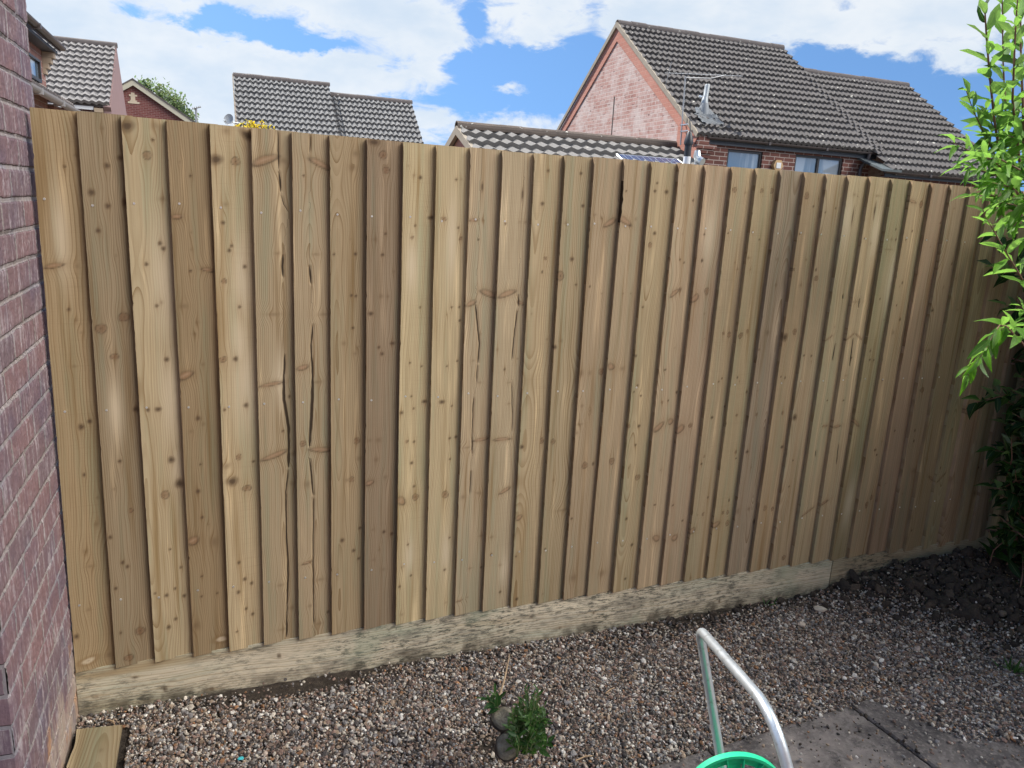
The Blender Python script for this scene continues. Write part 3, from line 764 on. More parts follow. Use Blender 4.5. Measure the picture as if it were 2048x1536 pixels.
def gravel_board(x0, x1, seed, tone, z0=-0.06, z1=0.151):
    nx, nz = int((x1 - x0) / 0.006), 36
    xs, zs = np.linspace(x0, x1, nx), np.linspace(z0, z1, nz)
    Zg, Xg = np.meshgrid(zs, xs)          # rows along x
    r = np.random.default_rng(seed)
    kn = []
    for _ in range(int((x1 - x0) * 4)):
        kn.append(('d' if r.random() < .6 else 'r', r.uniform(0.06, 0.2), r.uniform(x0, x1), r.uniform(4, 8), r.uniform(4, 9), 0))
    wa, wb = wood_fields(Zg - z0, Xg, seed, 0, kn, (), (), 8.5, 0.21)
    yy = 0.0085 + wave1(xs, seed, 0.6, 0.0005)[:, None] + 0 * Zg
    V = [np.stack([Xg, yy, Zg], -1).reshape(-1, 3)]
    Fc = [grid_faces(nx, nz, True)]
    n = len(V[0])
    T = np.stack([np.stack([xs, yy[:, -1], Zg[:, -1]], -1), np.stack([xs, yy[:, -1] + 0.032, Zg[:, -1]], -1)], 1).reshape(-1, 3)
    V.append(T)
    Fc.append(grid_faces(nx, 2, True) + n)
    n += len(T)
    c = np.array([[x, y, z] for x in (x0, x1) for y in (0.0085, 0.0405) for z in (z0, z1)])
    V.append(c)
    Fc.append(np.array([[0, 1, 3, 2], [4, 6, 7, 5], [2, 3, 7, 6]]) + n)
    A = np.concatenate([wa.reshape(-1, 4), np.repeat(wa[:, -1], 2, axis=0), np.tile([0.0, 0, 6, 0], (8, 1))])
    B = np.concatenate([wb.reshape(-1, 4), np.repeat(wb[:, -1], 2, axis=0), np.zeros((8, 4))])
    me = quad_mesh('gravel_board', np.concatenate(V), np.concatenate(Fc), M_GRAVELBOARD, {'wa': A, 'wb': B})
    o = link('gravel_board', me, fence)
    o.color = (*tone, 1)
    return o


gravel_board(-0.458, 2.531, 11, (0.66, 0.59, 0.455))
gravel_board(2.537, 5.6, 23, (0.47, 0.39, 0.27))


# ------------------------------------------------------------------ ground, soil, paving, gravel
def soil_height(x, y):
    x, y = np.asarray(x, float), np.asarray(y, float)
    rise = smooth01((x - 2.25) / 0.8) * 0.105 * smooth01((y + 0.75) / 0.7)
    h = 0.006 * np.sin(x * 3.1 + 1) * np.cos(y * 4.3) + rise
    # a hollow round the cut shrub stump
    h -= 0.035 * np.exp(-(((x - 0.78) / 0.10) ** 2 + ((y + 0.50) / 0.09) ** 2))
    return h


M_GROUND = simple('bare_earth', (0.09, 0.075, 0.05), 0.95, 0, 0.4, 3.0)


def soil_build(t, s):
    co = t.coord()
    n = t.noise(co, 30.0, 6, 0.7)
    t.put(s.inputs['Base Color'], t.ramp(n, [(0.3, (0.022, 0.016, 0.012)), (0.6, (0.060, 0.045, 0.032)), (0.8, (0.12, 0.09, 0.065))]))
    s.inputs['Roughness'].default_value = 0.95
    t.put(s.inputs['Normal'], t.bump(t.noise(co, 120.0, 5, 0.7), 0.8, 0.01))


M_SOIL = material('dark_garden_soil', soil_build)
gm = MB()
E = 900.0
gm.add([(-E, -E, -0.075), (E, -E, -0.075), (E, E, -0.075), (-E, E, -0.075)], [(0, 1, 2, 3)])
g = gm.build('ground', M_GROUND)
g['kind'] = 'structure'
nx, ny = 240, 130
xs, ys = np.linspace(-0.50, 5.6, nx), np.linspace(-3.2, 0.004, ny)
Yg, Xg = np.meshgrid(ys, xs)
hs = soil_height(Xg, Yg) - 0.010 + 0.004 * rng.normal(0, 1, Xg.shape)
me = quad_mesh('soil', np.stack([Xg, Yg, hs], -1).reshape(-1, 3), grid_faces(nx, ny, True), M_SOIL, smooth=True)
so_ = link('garden_soil', me)
so_['kind'] = 'structure'


# concrete paving slabs
def paving_build(t, s):
    co = t.coord()
    n = t.noise(co, 3.0, 6, 0.65)
    f = t.noise(co, 60.0, 5, 0.7)
    col = t.ramp(n, [(0.36, (0.070, 0.062, 0.060)), (0.5, (0.145, 0.126, 0.117)), (0.64, (0.27, 0.235, 0.212))])
    col = t.mix(t.math('MULTIPLY', t.step(f, 0.48, 0.62), 0.6), col, (0.25, 0.22, 0.20))
    col = t.mix(t.math('MULTIPLY', t.step(t.noise(co, 9.0, 6, 0.75), 0.50, 0.64), 0.7), col, (0.045, 0.04, 0.038))
    t.put(s.inputs['Base Color'], col)
    s.inputs['Roughness'].default_value = 0.9
    t.put(s.inputs['Normal'], t.bump(t.math('ADD', f, t.noise(co, 18.0, 4, 0.6)), 0.5, 0.006))


M_PAVE = material('dirty_concrete_paving', paving_build)
pv = MB()
PA = math.radians(4.0)
ca, sa = math.cos(PA), math.sin(PA)
P0 = np.array([1.979, -0.685])


def pave(u, v, z):
    return (P0[0] + u * ca - v * sa, P0[1] + u * sa + v * ca, z)


SLAB = []
for iu in range(-3, 3):
    for iv in range(4):
        j = 0.004
        u0, u1 = iu * 0.61 + j, (iu + 1) * 0.61 - j
        v1, v0 = -iv * 0.61 - j, -(iv + 1) * 0.61 + j
        b = 0.006
        z1 = 0.013 + 0.002 * rng.random()
        top = [pave(u0 + b, v0 + b, z1), pave(u1 - b, v0 + b, z1), pave(u1 - b, v1 - b, z1), pave(u0 + b, v1 - b, z1)]
        mid = [pave(u0, v0, z1 - b), pave(u1, v0, z1 - b), pave(u1, v1, z1 - b), pave(u0, v1, z1 - b)]
        bot = [(p[0], p[1], -0.03) for p in mid]
        pv.add(top + mid + bot, [(0, 1, 2, 3)] + [(4 + k, 4 + (k + 1) % 4, (k + 1) % 4, k) for k in range(4)] + [(8 + k, 8 + (k + 1) % 4, 4 + (k + 1) % 4, 4 + k) for k in range(4)])
po = pv.build('patio_paving', M_PAVE)
po['kind'] = 'structure'


def in_paving(x, y):
    dx_, dy_ = x - P0[0], y - P0[1]
    return dx_ * ca + dy_ * sa, -dx_ * sa + dy_ * ca


def lumps(name, pts, size, quat, cols, mat, base, smooth):
    bv, bf = base
    n = len(pts)
    r = np.random.default_rng(5)
    k = len(bv)
    V = bv[None] * (1 + r.uniform(-0.22, 0.22, (n, k, 1)))
    V = V * size[:, None, :]
    q = quat / np.linalg.norm(quat, axis=1, keepdims=True)
    w, x, y, z = q.T
    Rm = np.stack([1 - 2 * (y * y + z * z), 2 * (x * y - z * w), 2 * (x * z + y * w), 2 * (x * y + z * w), 1 - 2 * (x * x + z * z), 2 * (y * z - x * w), 2 * (x * z - y * w), 2 * (y * z + x * w), 1 - 2 * (x * x + y * y)], -1).reshape(n, 3, 3)
    V = np.einsum('nij,nkj->nki', Rm, V) + pts[:, None, :]
    Fm = bf[None] + (np.arange(n) * k)[:, None, None]
    C_ = np.repeat(np.concatenate([cols, np.ones((n, 1))], 1), k, axis=0)
    me = quad_mesh(name, V.reshape(-1, 3), Fm.reshape(-1, bf.shape[1]), mat, {'tint': C_}, smooth)
    return link(name, me)


def ico(sub):
    bm = bmesh.new()
    bmesh.ops.create_icosphere(bm, subdivisions=sub, radius=1.0)
    v = np.array([p.co[:] for p in bm.verts])
    f = np.array([[q.index for q in p.verts] for p in bm.faces])
    bm.free()
    return v, f


def pebble_build(t, s):
    c = t.attr('tint').outputs['Color']
    n = t.noise(t.coord(), 220.0, 3, 0.6)
    t.put(s.inputs['Base Color'], t.mix(n, t.mix(1.0, c, (0.72, 0.70, 0.68), 'MULTIPLY'), t.mix(1.0, c, (1.25, 1.25, 1.25), 'MULTIPLY')))
    s.inputs['Roughness'].default_value = 0.7
    s.inputs['Specular IOR Level'].default_value = 0.3


M_PEBBLE = material('mixed_pea_gravel', pebble_build)
PALETTE = np.array([(0.50, 0.45, 0.38), (0.31, 0.235, 0.17), (0.23, 0.155, 0.125), (0.23, 0.22, 0.215), (0.060, 0.053, 0.05), (0.31, 0.165, 0.085), (0.68, 0.65, 0.60), (0.14, 0.105, 0.085), (0.38, 0.31, 0.26)])
PROB = np.array([0.12, 0.13, 0.16, 0.17, 0.19, 0.03, 0.06, 0.10, 0.04])


def scatter_gravel():
    r = np.random.default_rng(21)
    n = 470000
    x = r.uniform(-0.455, 4.4, n)
    y = r.uniform(-1.9, -0.006, n)
    # reach: the strip of garden between the fence and the paving
    lim = -0.24 - (x + 0.457) * 0.308 - 0.55
    keep = (y > lim)
    u, v = in_paving(x, y)
    on_slab = (u > -1.83) & (u < 1.83) & (v < 0.0)
    edge = r.normal(0, 0.010, n)
    spill = (u > 0.06) & (v > -0.02 - 1.25 * (u - 0.06) + 0.05 * np.sin(u * 22) + edge * 2)   # gravel kicked over the right slab
    bare = on_slab & (v < edge - 0.008) & ~spill
    keep &= ~(bare & (r.random(n) > 0.022))
    # soil takes over towards the shrub
    earth = smooth01((x - 2.15 + 0.75 * y * -1 * -1 + r.normal(0, 0.12, n)) / 0.55)
    keep &= r.random(n) > earth * 0.93
    # thin against the gravel board and round the stump
    nearb = np.exp(y / 0.05)
    keep &= r.random(n) > np.minimum(0.97, nearb * 1.25 * (0.55 + 0.45 * np.sin(x * 2.9 + 0.6)) + 0.8 * np.exp(-(((x - 0.18) / 0.30) ** 2 + ((y + 0.06) / 0.07) ** 2)) + 0.75 * np.exp(-(((x - 1.75) / 0.5) ** 2 + ((y + 0.05) / 0.09) ** 2)))
    keep &= r.random(n) > 0.97 * np.exp(-(((x - 0.75) / 0.10) ** 2 + ((y + 0.50) / 0.075) ** 2))
    keep &= ~((x < -0.30) & (y < -0.105))
    x, y, on_slab = x[keep], y[keep], (on_slab)[keep]
    n = len(x)
    s = np.clip(r.lognormal(math.log(0.0036), 0.38, n), 0.0019, 0.0115)
    size = np.stack([s * r.uniform(0.85, 1.35, n), s * r.uniform(0.7, 1.05, n), s * r.uniform(0.40, 0.75, n)], -1)
    z = soil_height(x, y) + np.where(on_slab, 0.014, -0.004) + size[:, 2] * 0.8 + r.random(n) * 0.009
    q = np.stack([np.cos(r.uniform(0, math.pi, n)), r.normal(0, 0.22, n), r.normal(0, 0.22, n), np.sin(r.uniform(0, math.pi, n))], -1)
    idx = r.choice(len(PALETTE), n, p=PROB)
    # drifts of rusty, grey and pale stones as the photo shows
    c = PALETTE[idx] * r.uniform(0.62, 1.08, (n, 1)) * 1.10 + np.array([0.19, 0.165, 0.145]) * 0.06
    o = lumps('gravel', np.stack([x, y, z], -1), size, q, np.clip(c, 0, 1), M_PEBBLE, ico(1), False)
    o['kind'] = 'stuff'
    tag(o, 'mixed brown, cream and grey pea gravel in front of the fence', 'gravel')
    return o


scatter_gravel()


def clod_build(t, s):
    c = t.attr('tint').outputs['Color']
    n = t.noise(t.coord(), 90.0, 5, 0.7)
    t.put(s.inputs['Base Color'], t.mix(n, t.mix(1.0, c, (0.5, 0.48, 0.46), 'MULTIPLY'), t.mix(1.0, c, (1.5, 1.45, 1.4), 'MULTIPLY')))
    s.inputs['Roughness'].default_value = 0.95
    t.put(s.inputs['Normal'], t.bump(n, 0.8, 0.01))


M_CLOD = material('soil_clods', clod_build)


def scatter_clods():
    r = np.random.default_rng(33)
    n = 16000
    x = r.uniform(1.4, 4.6, n)
    y = r.uniform(-1.5, -0.01, n)
    earth = smooth01((x - 2.25 + 0.8 * y + r.normal(0, 0.12, n)) / 0.5)
    us_, vs2 = in_paving(x, y)
    grit = ((vs2 < 0) & (us_ > -1.8) & (us_ < 1.8)) * 0.05 + ((np.abs(us_) < 0.012) & (vs2 < 0)) * 0.9
    strip = np.maximum(np.exp(y / 0.035) * (x > 1.2) * 0.55, grit)
    keep = r.random(n) < np.maximum(earth, strip)
    onpave = (grit > 0)[keep]
    x, y = x[keep], y[keep]
    n = len(x)
    s = np.clip(r.lognormal(math.log(0.0085), 0.5, n), 0.003, 0.030)
    s = np.where(onpave, np.clip(s * 0.35, 0.0015, 0.006), s)
    size = np.stack([s * r.uniform(0.9, 1.4, n), s * r.uniform(0.8, 1.1, n), s * r.uniform(0.5, 0.9, n)], -1)
    z = np.where(onpave, 0.0145, soil_height(x, y)) + size[:, 2] * 0.4
    q = r.normal(0, 1, (n, 4))
    base = np.array([(0.058, 0.045, 0.036), (0.038, 0.031, 0.026), (0.095, 0.075, 0.058), (0.17, 0.14, 0.11)])
    c = base[r.choice(4, n, p=[0.42, 0.36, 0.17, 0.05])]
    o = lumps('soil_clods', np.stack([x, y, z], -1), size, q, c, M_CLOD, ico(2), False)
    o['kind'] = 'stuff'
    tag(o, 'dark crumbly soil clods heaped at the foot of the fence under the shrub', 'soil')


scatter_clods()


# a few pieces one can point at on the gravel
def pebble_thing(name, px, py, size, col, label, cat, rough=0.75, seed=1):
    p = at(2, 0.0, px, py)
    p[2] = float(soil_height(p[0], p[1])) + size[2] * 0.9 + 0.008
    bv, bf = ico(2)
    r = np.random.default_rng(seed)
    v = bv * (1 + r.uniform(-0.2, 0.2, (len(bv), 1))) * np.array(size)
    a = r.uniform(0, 3)
    v = v @ np.array([[math.cos(a), -math.sin(a), 0], [math.sin(a), math.cos(a), 0], [0, 0, 1]])
    me = quad_mesh(name, v, bf, simple(name + '_surface', col, rough, 0, 0.25, 60))
    o = link(name, me, None, p)
    return tag(o, label, cat)


pebble_thing('stone', 1638, 1228, (0.027, 0.015, 0.010), (0.52, 0.46, 0.38), 'large flat cream stone lying on gravel near the soil heap', 'stone', seed=4)
pebble_thing('stone', 1601, 1257, (0.016, 0.013, 0.010), (0.50, 0.42, 0.34), 'small rounded buff stone below and left of the flat cream stone', 'stone', seed=5)
pebble_thing('stone', 1735, 1255, (0.018, 0.013, 0.009), (0.34, 0.30, 0.26), 'grey stone half sunk at the edge of the dark soil', 'stone', seed=6)
pebble_thing('tile_shard', 1885, 1393, (0.026, 0.010, 0.004), (0.36, 0.12, 0.07), 'thin red clay shard at the far edge of the paving slab', 'shard', seed=7)
pebble_thing('plastic_scrap', 481, 1523, (0.010, 0.007, 0.003), (0.05, 0.45, 0.50), 'tiny turquoise plastic scrap on the pale gravel', 'scrap', 0.4, seed=8)
pebble_thing('leaf_litter', 1525, 1462, (0.012, 0.007, 0.002), (0.45, 0.16, 0.06), 'small orange dead leaf on gravel between the handle legs', 'leaf', seed=9)

# the off-cut lying against the house wall
pts = [at(2, 0.022, *q) for q in ((150, 1478), (243, 1461))]
x0, x1 = -0.447, -0.322
nxp, nyp = 28, 120
us, vs_ = np.linspace(0, x1 - x0, nxp), np.linspace(-0.95, -0.112, nyp)
Up, Vp = np.meshgrid(us, vs_)
wa, wb = wood_fields(Up, Vp, 61, 0, [('d', 0.05, -0.30, 4, 6, 0), ('f', 0.08, -0.22, 6, 9, 0)])
Zp = 0.030 - Up * 0.03 + 0 * Vp
shape = 0.012 * np.exp(-((Vp + 0.18) / 0.06) ** 2)
Xp = x0 + Up - shape * np.exp(-Up / 0.02) * -0.6 - 0.004 * (Vp + 0.11)
V = [np.stack([Xp, Vp - 0.012 * (Up / 0.13), Zp], -1).reshape(-1, 3)]
Fp = [grid_faces(nyp, nxp)]
Fs = V[0].reshape(nyp, nxp, 3)
n = len(V[0])
for e in (Fs[-1], Fs[:, 0], Fs[:, -1], Fs[0]):
    lo = e.copy()
    lo[:, 2] -= 0.014
    V.append(np.stack([e, lo], 1).reshape(-1, 3))
    Fp.append(grid_faces(len(e), 2) + n)
    n += 2 * len(e)
za = np.concatenate([wa.reshape(-1, 4), np.tile([0.0, 0, 6, 0], (n - nxp * nyp, 1))])
zb_ = np.concatenate([wb.reshape(-1, 4), np.zeros((n - nxp * nyp, 4))])
me = quad_mesh('timber_offcut', np.concatenate(V), np.concatenate(Fp), M_WOOD, {'wa': za, 'wb': zb_})
o = link('timber_offcut', me)
o.color = (0.31, 0.25, 0.155, 1)
tag(o, 'short olive tan board off-cut lying on the ground beside the brick wall', 'plank')


# ------------------------------------------------------------------ the house wall on the left
def wall_build(t, s):
    co = t.coord()
    x, y, z = t.sep(co)
    h = t.math('ADD', x, y)
    wbn = t.sepc(t.noise(co, 14.0, 4, 0.65, color=True))
    v = t.comb(t.math('ADD', h, t.math('MULTIPLY', t.math('SUBTRACT', wbn[0], 0.5), 0.016)), t.math('ADD', z, t.math('MULTIPLY', t.math('SUBTRACT', wbn[1], 0.5), 0.012)), 0.0)
    n = t.node('ShaderNodeTexBrick')
    t.put(n.inputs['Vector'], v)
    n.inputs['Scale'].default_value = 1.0
    n.inputs['Mortar Size'].default_value = 0.0068
    n.inputs['Mortar Smooth'].default_value = 0.35
    n.inputs['Brick Width'].default_value = 0.225
    n.inputs['Row Height'].default_value = 0.075
    t.put(n.inputs['Color1'], (0.150, 0.108, 0.120))
    t.put(n.inputs['Color2'], (0.200, 0.122, 0.124))
    t.put(n.inputs['Mortar'], (0.245, 0.215, 0.205))
    col = n.outputs['Color']
    fac = n.outputs['Fac']
    # vertical drag marks and the pale bloom that sits in them
    dr = t.noise(t.comb(t.math('MULTIPLY', h, 62.0), 0.0, t.math('MULTIPLY', z, 9.0)), 1.0, 4, 0.65)
    gr = t.noise(co, 130.0, 5, 0.7)
    patch = t.noise(co, 5.0, 4, 0.6)
    col = t.mix(t.step(patch, 0.40, 0.68), col, t.mix(1.0, col, (0.78, 0.86, 1.02), 'MULTIPLY'))
    col = t.mix(t.math('MULTIPLY', gr, 0.7), t.mix(1.0, col, (1.3, 1.28, 1.28), 'MULTIPLY'), t.mix(1.0, col, (0.6, 0.58, 0.6), 'MULTIPLY'))
    bloom = t.math('MULTIPLY', t.step(dr, 0.47, 0.62), t.step(t.math('ADD', t.noise(co, 11.0, 5, 0.7), t.math('MULTIPLY', gr, 0.3)), 0.48, 0.76))
    col = t.mix(t.math('MULTIPLY', bloom, 0.55), col, (0.45, 0.40, 0.42))
    col = t.mix(t.math('MULTIPLY', t.step(dr, 0.34, 0.22), 0.6), col, (0.055, 0.04, 0.05))
    # old splashes of cream and rust near the ground
    low = t.math('ADD', t.step(z, 0.55, 0.02), t.math('MULTIPLY', t.math('SUBTRACT', t.noise(t.scaled(co, (1, 1, 0.4)), 16.0, 4, 0.65), 0.5), 1.5))
    col = t.mix(t.math('MULTIPLY', t.step(low, 0.62, 1.05), 0.65), col, (0.43, 0.36, 0.29))
    rust = t.math('MULTIPLY', t.step(t.noise(co, 8.0, 3, 0.5), 0.52, 0.66), t.step(low, 0.45, 0.9))
    col = t.mix(t.math('MULTIPLY', rust, 0.65), col, (0.40, 0.20, 0.085))
    t.put(s.inputs['Base Color'], col)
    s.inputs['Roughness'].default_value = 0.9
    s.inputs['Specular IOR Level'].default_value = 0.2
    hh = t.math('ADD', t.math('MULTIPLY', t.math('SUBTRACT', 1.0, fac), 1.0), t.math('ADD', t.math('MULTIPLY', dr, 0.55), t.math('MULTIPLY', gr, 0.3)))
    t.put(s.inputs['Normal'], t.bump(hh, 0.75, 0.006))


M_HOUSEWALL = material('rustic_purple_brick', wall_build)
wall = thing('brick_wall', (-0.8, -0.3, 0.0), 'mottled purple red brick house wall running from the fence end towards the camera', 'wall')
WX, WY0, WY1, WH = -0.4585, -0.665, 0.135, 2.9
# a dense face so that the arris is worn and bricks stand proud of the joints
ny_, nz_ = 200, 440
ysw, zsw = np.linspace(WY0, WY1, ny_), np.linspace(-0.06, WH, nz_)
Zw, Yw = np.meshgrid(zsw, ysw)
rowi = np.floor(Zw / 0.075)
hcol = WX + Yw + np.where(np.mod(rowi, 2) == 0, 0.0, 0.1125)
dzj = np.minimum(np.mod(Zw, 0.075), 0.075 - np.mod(Zw, 0.075))
dyj = np.minimum(np.mod(hcol, 0.225), 0.225 - np.mod(hcol, 0.225))
joint = np.clip(1 - np.minimum(dzj, dyj) / 0.008, 0, 1)
hsh = np.sin(rowi * 12.9898 + np.floor(hcol / 0.225) * 78.233) * 43758.5453
hsh = hsh - np.floor(hsh)
Xw = WX - 0.005 * joint + (hsh - 0.5) * 0.003 + rng.normal(0, 0.0006, Yw.shape)
endw = np.exp(-(WY1 - Yw) / 0.006)
Yw2 = Yw - endw * (0.004 * joint + 0.003 * hsh)
Vw = [np.stack([Xw, Yw2, Zw], -1).reshape(-1, 3)]
Fw = [grid_faces(ny_, nz_)]
nb_ = len(Vw[0])
box = np.array([[x, y, z] for x in (-1.9, WX - 0.003) for y in (WY0, WY1) for z in (-0.06, WH)])
Vw.append(box)
Fw.append(np.array([[0, 1, 3, 2], [0, 4, 5, 1], [2, 3, 7, 6], [1, 5, 7, 3]]) + nb_)
me = quad_mesh('brickwork', np.concatenate(Vw), np.concatenate(Fw), M_HOUSEWALL)
link('brickwork', me, wall)
dj = MB()
dj.box((-0.665, WY0 - 0.05, -0.06), (-0.605, WY0 - 0.002, 2.1))
dj.build('door_frame', simple('dark_red_paint', (0.10, 0.018, 0.018), 0.4, 0, 0.2, 20), wall)
cp = MB()
cp.box((-1.95, WY0 - 0.03, WH + 0.002), (WX + 0.05, WY1 + 0.03, WH + 0.06))
cp.build('coping', simple('concrete_coping', (0.3, 0.28, 0.26), 0.9, 0, 0.2, 12), wall)


# ------------------------------------------------------------------ houses beyond the fence
def tile_build_factory(c1, c2, lichen):
    def b(t, s):
        co = t.coord()
        n = t.noise(co, 1.3, 4, 0.6)
        f = t.noise(co, 30.0, 5, 0.7)
        x, y, z = t.sep(co)
        cell = t.node('ShaderNodeTexWhiteNoise', noise_dimensions='2D')
        t.put(cell.inputs['Vector'], t.comb(t.math('FLOOR', t.math('MULTIPLY', x, 3.4)), t.math('FLOOR', t.math('MULTIPLY', z, 5.3)), 0.0))
        col = t.mix(t.math('ADD', t.math('MULTIPLY', n, 0.6), t.math('MULTIPLY', cell.outputs[0], 0.4)), c1, c2)
        col = t.mix(t.math('MULTIPLY', t.step(f, 0.45, 0.75), 0.35), col, tuple(c * 0.6 for c in c1))
        sp = t.step(t.noise(co, 7.0, 3, 0.6), 0.66, 0.70)
        col = t.mix(t.math('MULTIPLY', sp, lichen), col, (0.50, 0.49, 0.44))
        t.put(s.inputs['Base Color'], col)
        s.inputs['Roughness'].default_value = 0.85
        s.inputs['Specular IOR Level'].default_value = 0.25
    return b


M_TILE_D = material('brown_grey_concrete_tiles', tile_build_factory((0.085, 0.080, 0.079), (0.125, 0.117, 0.115), 0.9))
M_TILE_C = material('grey_concrete_tiles', tile_build_factory((0.15, 0.151, 0.153), (0.205, 0.205, 0.205), 0.1))
M_TILE_A = material('pale_buff_concrete_tiles', tile_build_factory((0.190, 0.182, 0.180), (0.26, 0.248, 0.245), 0.1))
M_RIDGE = material('dark_ridge_tiles', tile_build_factory((0.10, 0.088, 0.085), (0.15, 0.13, 0.125), 0.6))
M_RIDGE_G = material('mossy_ridge_tiles', tile_build_factory((0.075, 0.062, 0.055), (0.15, 0.12, 0.10), 1.0))
M_VERGE = simple('mortar_verge', (0.26, 0.225, 0.18), 0.9, 0, 0.25, 6)
M_FASCIA = simple('slate_blue_painted_fascia', (0.050, 0.058, 0.072), 0.5, 0, 0.15, 4)
M_GUTTER = simple('brown_black_plastic_gutter', (0.085, 0.070, 0.068), 0.4, 0, 0.12, 4)
M_FRAME = simple('black_window_frame', (0.030, 0.028, 0.030), 0.4, 0, 0.1, 5)
M_WHITE = simple('white_upvc', (0.72, 0.73, 0.74), 0.4, 0, 0.05, 5)
M_GALV = simple('galvanised_metal', (0.62, 0.65, 0.66), 0.35, 0.75, 0.12, 12)
M_BLACK = simple('black_flue_paint', (0.028, 0.030, 0.036), 0.45, 0, 0.2, 8)
M_LEAD = simple('crumpled_lead', (0.11, 0.12, 0.13), 0.6, 0.0, 0.4, 14, 0.6)


def glass_build(t, s):
    co = t.coord()
    x, y, z = t.sep(co)
    cur = t.step(t.noise(t.comb(t.math('MULTIPLY', x, 2.2), t.math('MULTIPLY', y, 2.2), t.math('MULTIPLY', z, 0.25)), 2.0, 3, 0.5), 0.42, 0.62)
    t.put(s.inputs['Base Color'], t.mix(cur, (0.10, 0.15, 0.21), (0.28, 0.33, 0.39)))
    s.inputs['Roughness'].default_value = 0.05
    s.inputs['Specular IOR Level'].default_value = 1.0
    s.inputs['IOR'].default_value = 1.9


M_GLASS = material('window_glass', glass_build)


def roof_mesh(name, parent, x0, x1, eave, ridge, roll, gauge, mat, amp=0.020, lip=0.030, kind='pan', skip=0.0):
    """courses of rolled tiles between eave (y,z) and ridge (y,z), each course really lapping the one below"""
    ey, ez = eave
    ry, rz = ridge
    L = math.hypot(ry - ey, rz - ez)
    ty, tz = (ry - ey) / L, (rz - ez) / L
    ny_, nz_ = -tz * (1 if ty > 0 else -1), abs(ty)
    nrow = max(1, int(round(L / gauge)))
    gg = L / nrow
    per = 8
    n = int((x1 - x0) / roll * per) + 1
    xs = np.linspace(x0, x1, n)
    ph = (xs - x0) / roll
    fr = ph - np.floor(ph)
    if kind == 'pan':        # rounded roll beside a shallow pan
        prof = np.where(fr < 0.45, np.sin(fr / 0.45 * math.pi), -0.35 * np.sin((fr - 0.45) / 0.55 * math.pi))
    elif kind == 'saw':
        prof = 1 - 2 * np.abs(fr - 0.38) / np.where(fr < 0.38, 0.38, 0.62) * 0.5 - 0.5
        prof = prof * 2
    else:
        prof = np.cos(fr * 2 * math.pi)
    prof = prof * amp
    V, Fq = [], []
    r = np.random.default_rng(int(abs(x0 * 100)) + 3)
    o = 0
    for k in range(nrow):
        jit = r.normal(0, 0.0025, int((x1 - x0) / (roll * 2)) + 2)
        tj = jit[np.minimum((ph / 2).astype(int), len(jit) - 1)]
        rows = []
        for s_, h_ in ((k * gg - 0.03, -0.012), (k * gg - 0.03, lip), ((k + 1) * gg + 0.01, 0.0)):
            hh = (prof if h_ >= 0 else prof - 0.0) + h_ + (tj if h_ > 0 else 0)
            rows.append(np.stack([xs, ey + ty * s_ + ny_ * hh, ez + tz * s_ + nz_ * hh], -1))
        # the front lip is its own sheet so that it shades crisply
        V += [rows[0], rows[1], rows[1], rows[2]]
        up = ty > 0
        Fq.append(grid_faces(2, n, not up) + o)
        Fq.append(grid_faces(2, n, not up) + o + 2 * n)
        o += 4 * n
    V, Fq = np.concatenate(V), np.concatenate(Fq)
    if ty > 0:
        Fq = Fq[:, ::-1]
    else:
        Fq = Fq[:, ::-1]
    me = quad_mesh(name, V, Fq, mat)
    ob = link(name, me, parent)
    # the decking below closes the roof from inside
    return ob


def deck(parent, x0, x1, eave, ridge, back, mat, name='roof_deck', drop=0.06):
    mb = MB()
    (ey, ez), (ry, rz), (by, bz) = eave, ridge, back
    mb.prism([(ey, ez - drop), (ry, rz - drop), (by, bz - drop), (by, bz - drop - 0.05), (ry, rz - drop - 0.07), (ey, ez - drop - 0.05)], 0, x0, x1)
    return mb.build(name, mat, parent)


def ridge_tiles(parent, x0, x1, y, z, rad, mat, seg=0.42):
    mb = MB()
    n = max(2, int(round((x1 - x0) / seg)))
    r = np.random.default_rng(int(x0 * 77) % 1000)
    for k in range(n):
        a, b = x0 + (x1 - x0) * k / n, x0 + (x1 - x0) * (k + 1) / n + 0.02
        dz_ = r.normal(0, 0.004)
        arc = [(y + math.cos(t) * rad, z - rad * 0.55 + math.sin(t) * rad + dz_) for t in np.linspace(-0.25, math.pi + 0.25, 9)]
        arc_in = [(y + math.cos(t) * (rad - 0.02), z - rad * 0.55 + math.sin(t) * (rad - 0.02) + dz_) for t in np.linspace(math.pi + 0.25, -0.25, 9)]
        mb.prism(arc + arc_in, 0, a, b)
    return mb.build('ridge', mat, parent)


def window_unit(parent, x0, x1, z0, z1, y, panes, fr=0.055, depth=0.07):
    """frame and panes of a window facing the garden"""
    mb = MB()
    mb.box((x0, y, z1 - fr), (x1, y + depth, z1))
    mb.box((x0, y, z0), (x1, y + depth, z0 + fr))
    mb.box((x0, y, z0 + fr), (x0 + fr, y + depth, z1 - fr))
    mb.box((x1 - fr, y, z0 + fr), (x1, y + depth, z1 - fr))
    w = x1 - x0
    for k in range(1, panes):
        xm = x0 + w * k / panes
        mb.box((xm - fr * 0.6, y + 0.004, z0 + fr), (xm + fr * 0.6, y + depth, z1 - fr))
    f = mb.build('window', M_FRAME, parent)
    for k in range(panes):
        a = x0 + w * k / panes + fr * 0.5
        b = x0 + w * (k + 1) / panes - fr * 0.5
        MB().box((a, y + 0.035, z0 + fr * 0.6), (b, y + 0.045, z1 - fr * 0.6)).build('pane', M_GLASS, f)
    return f


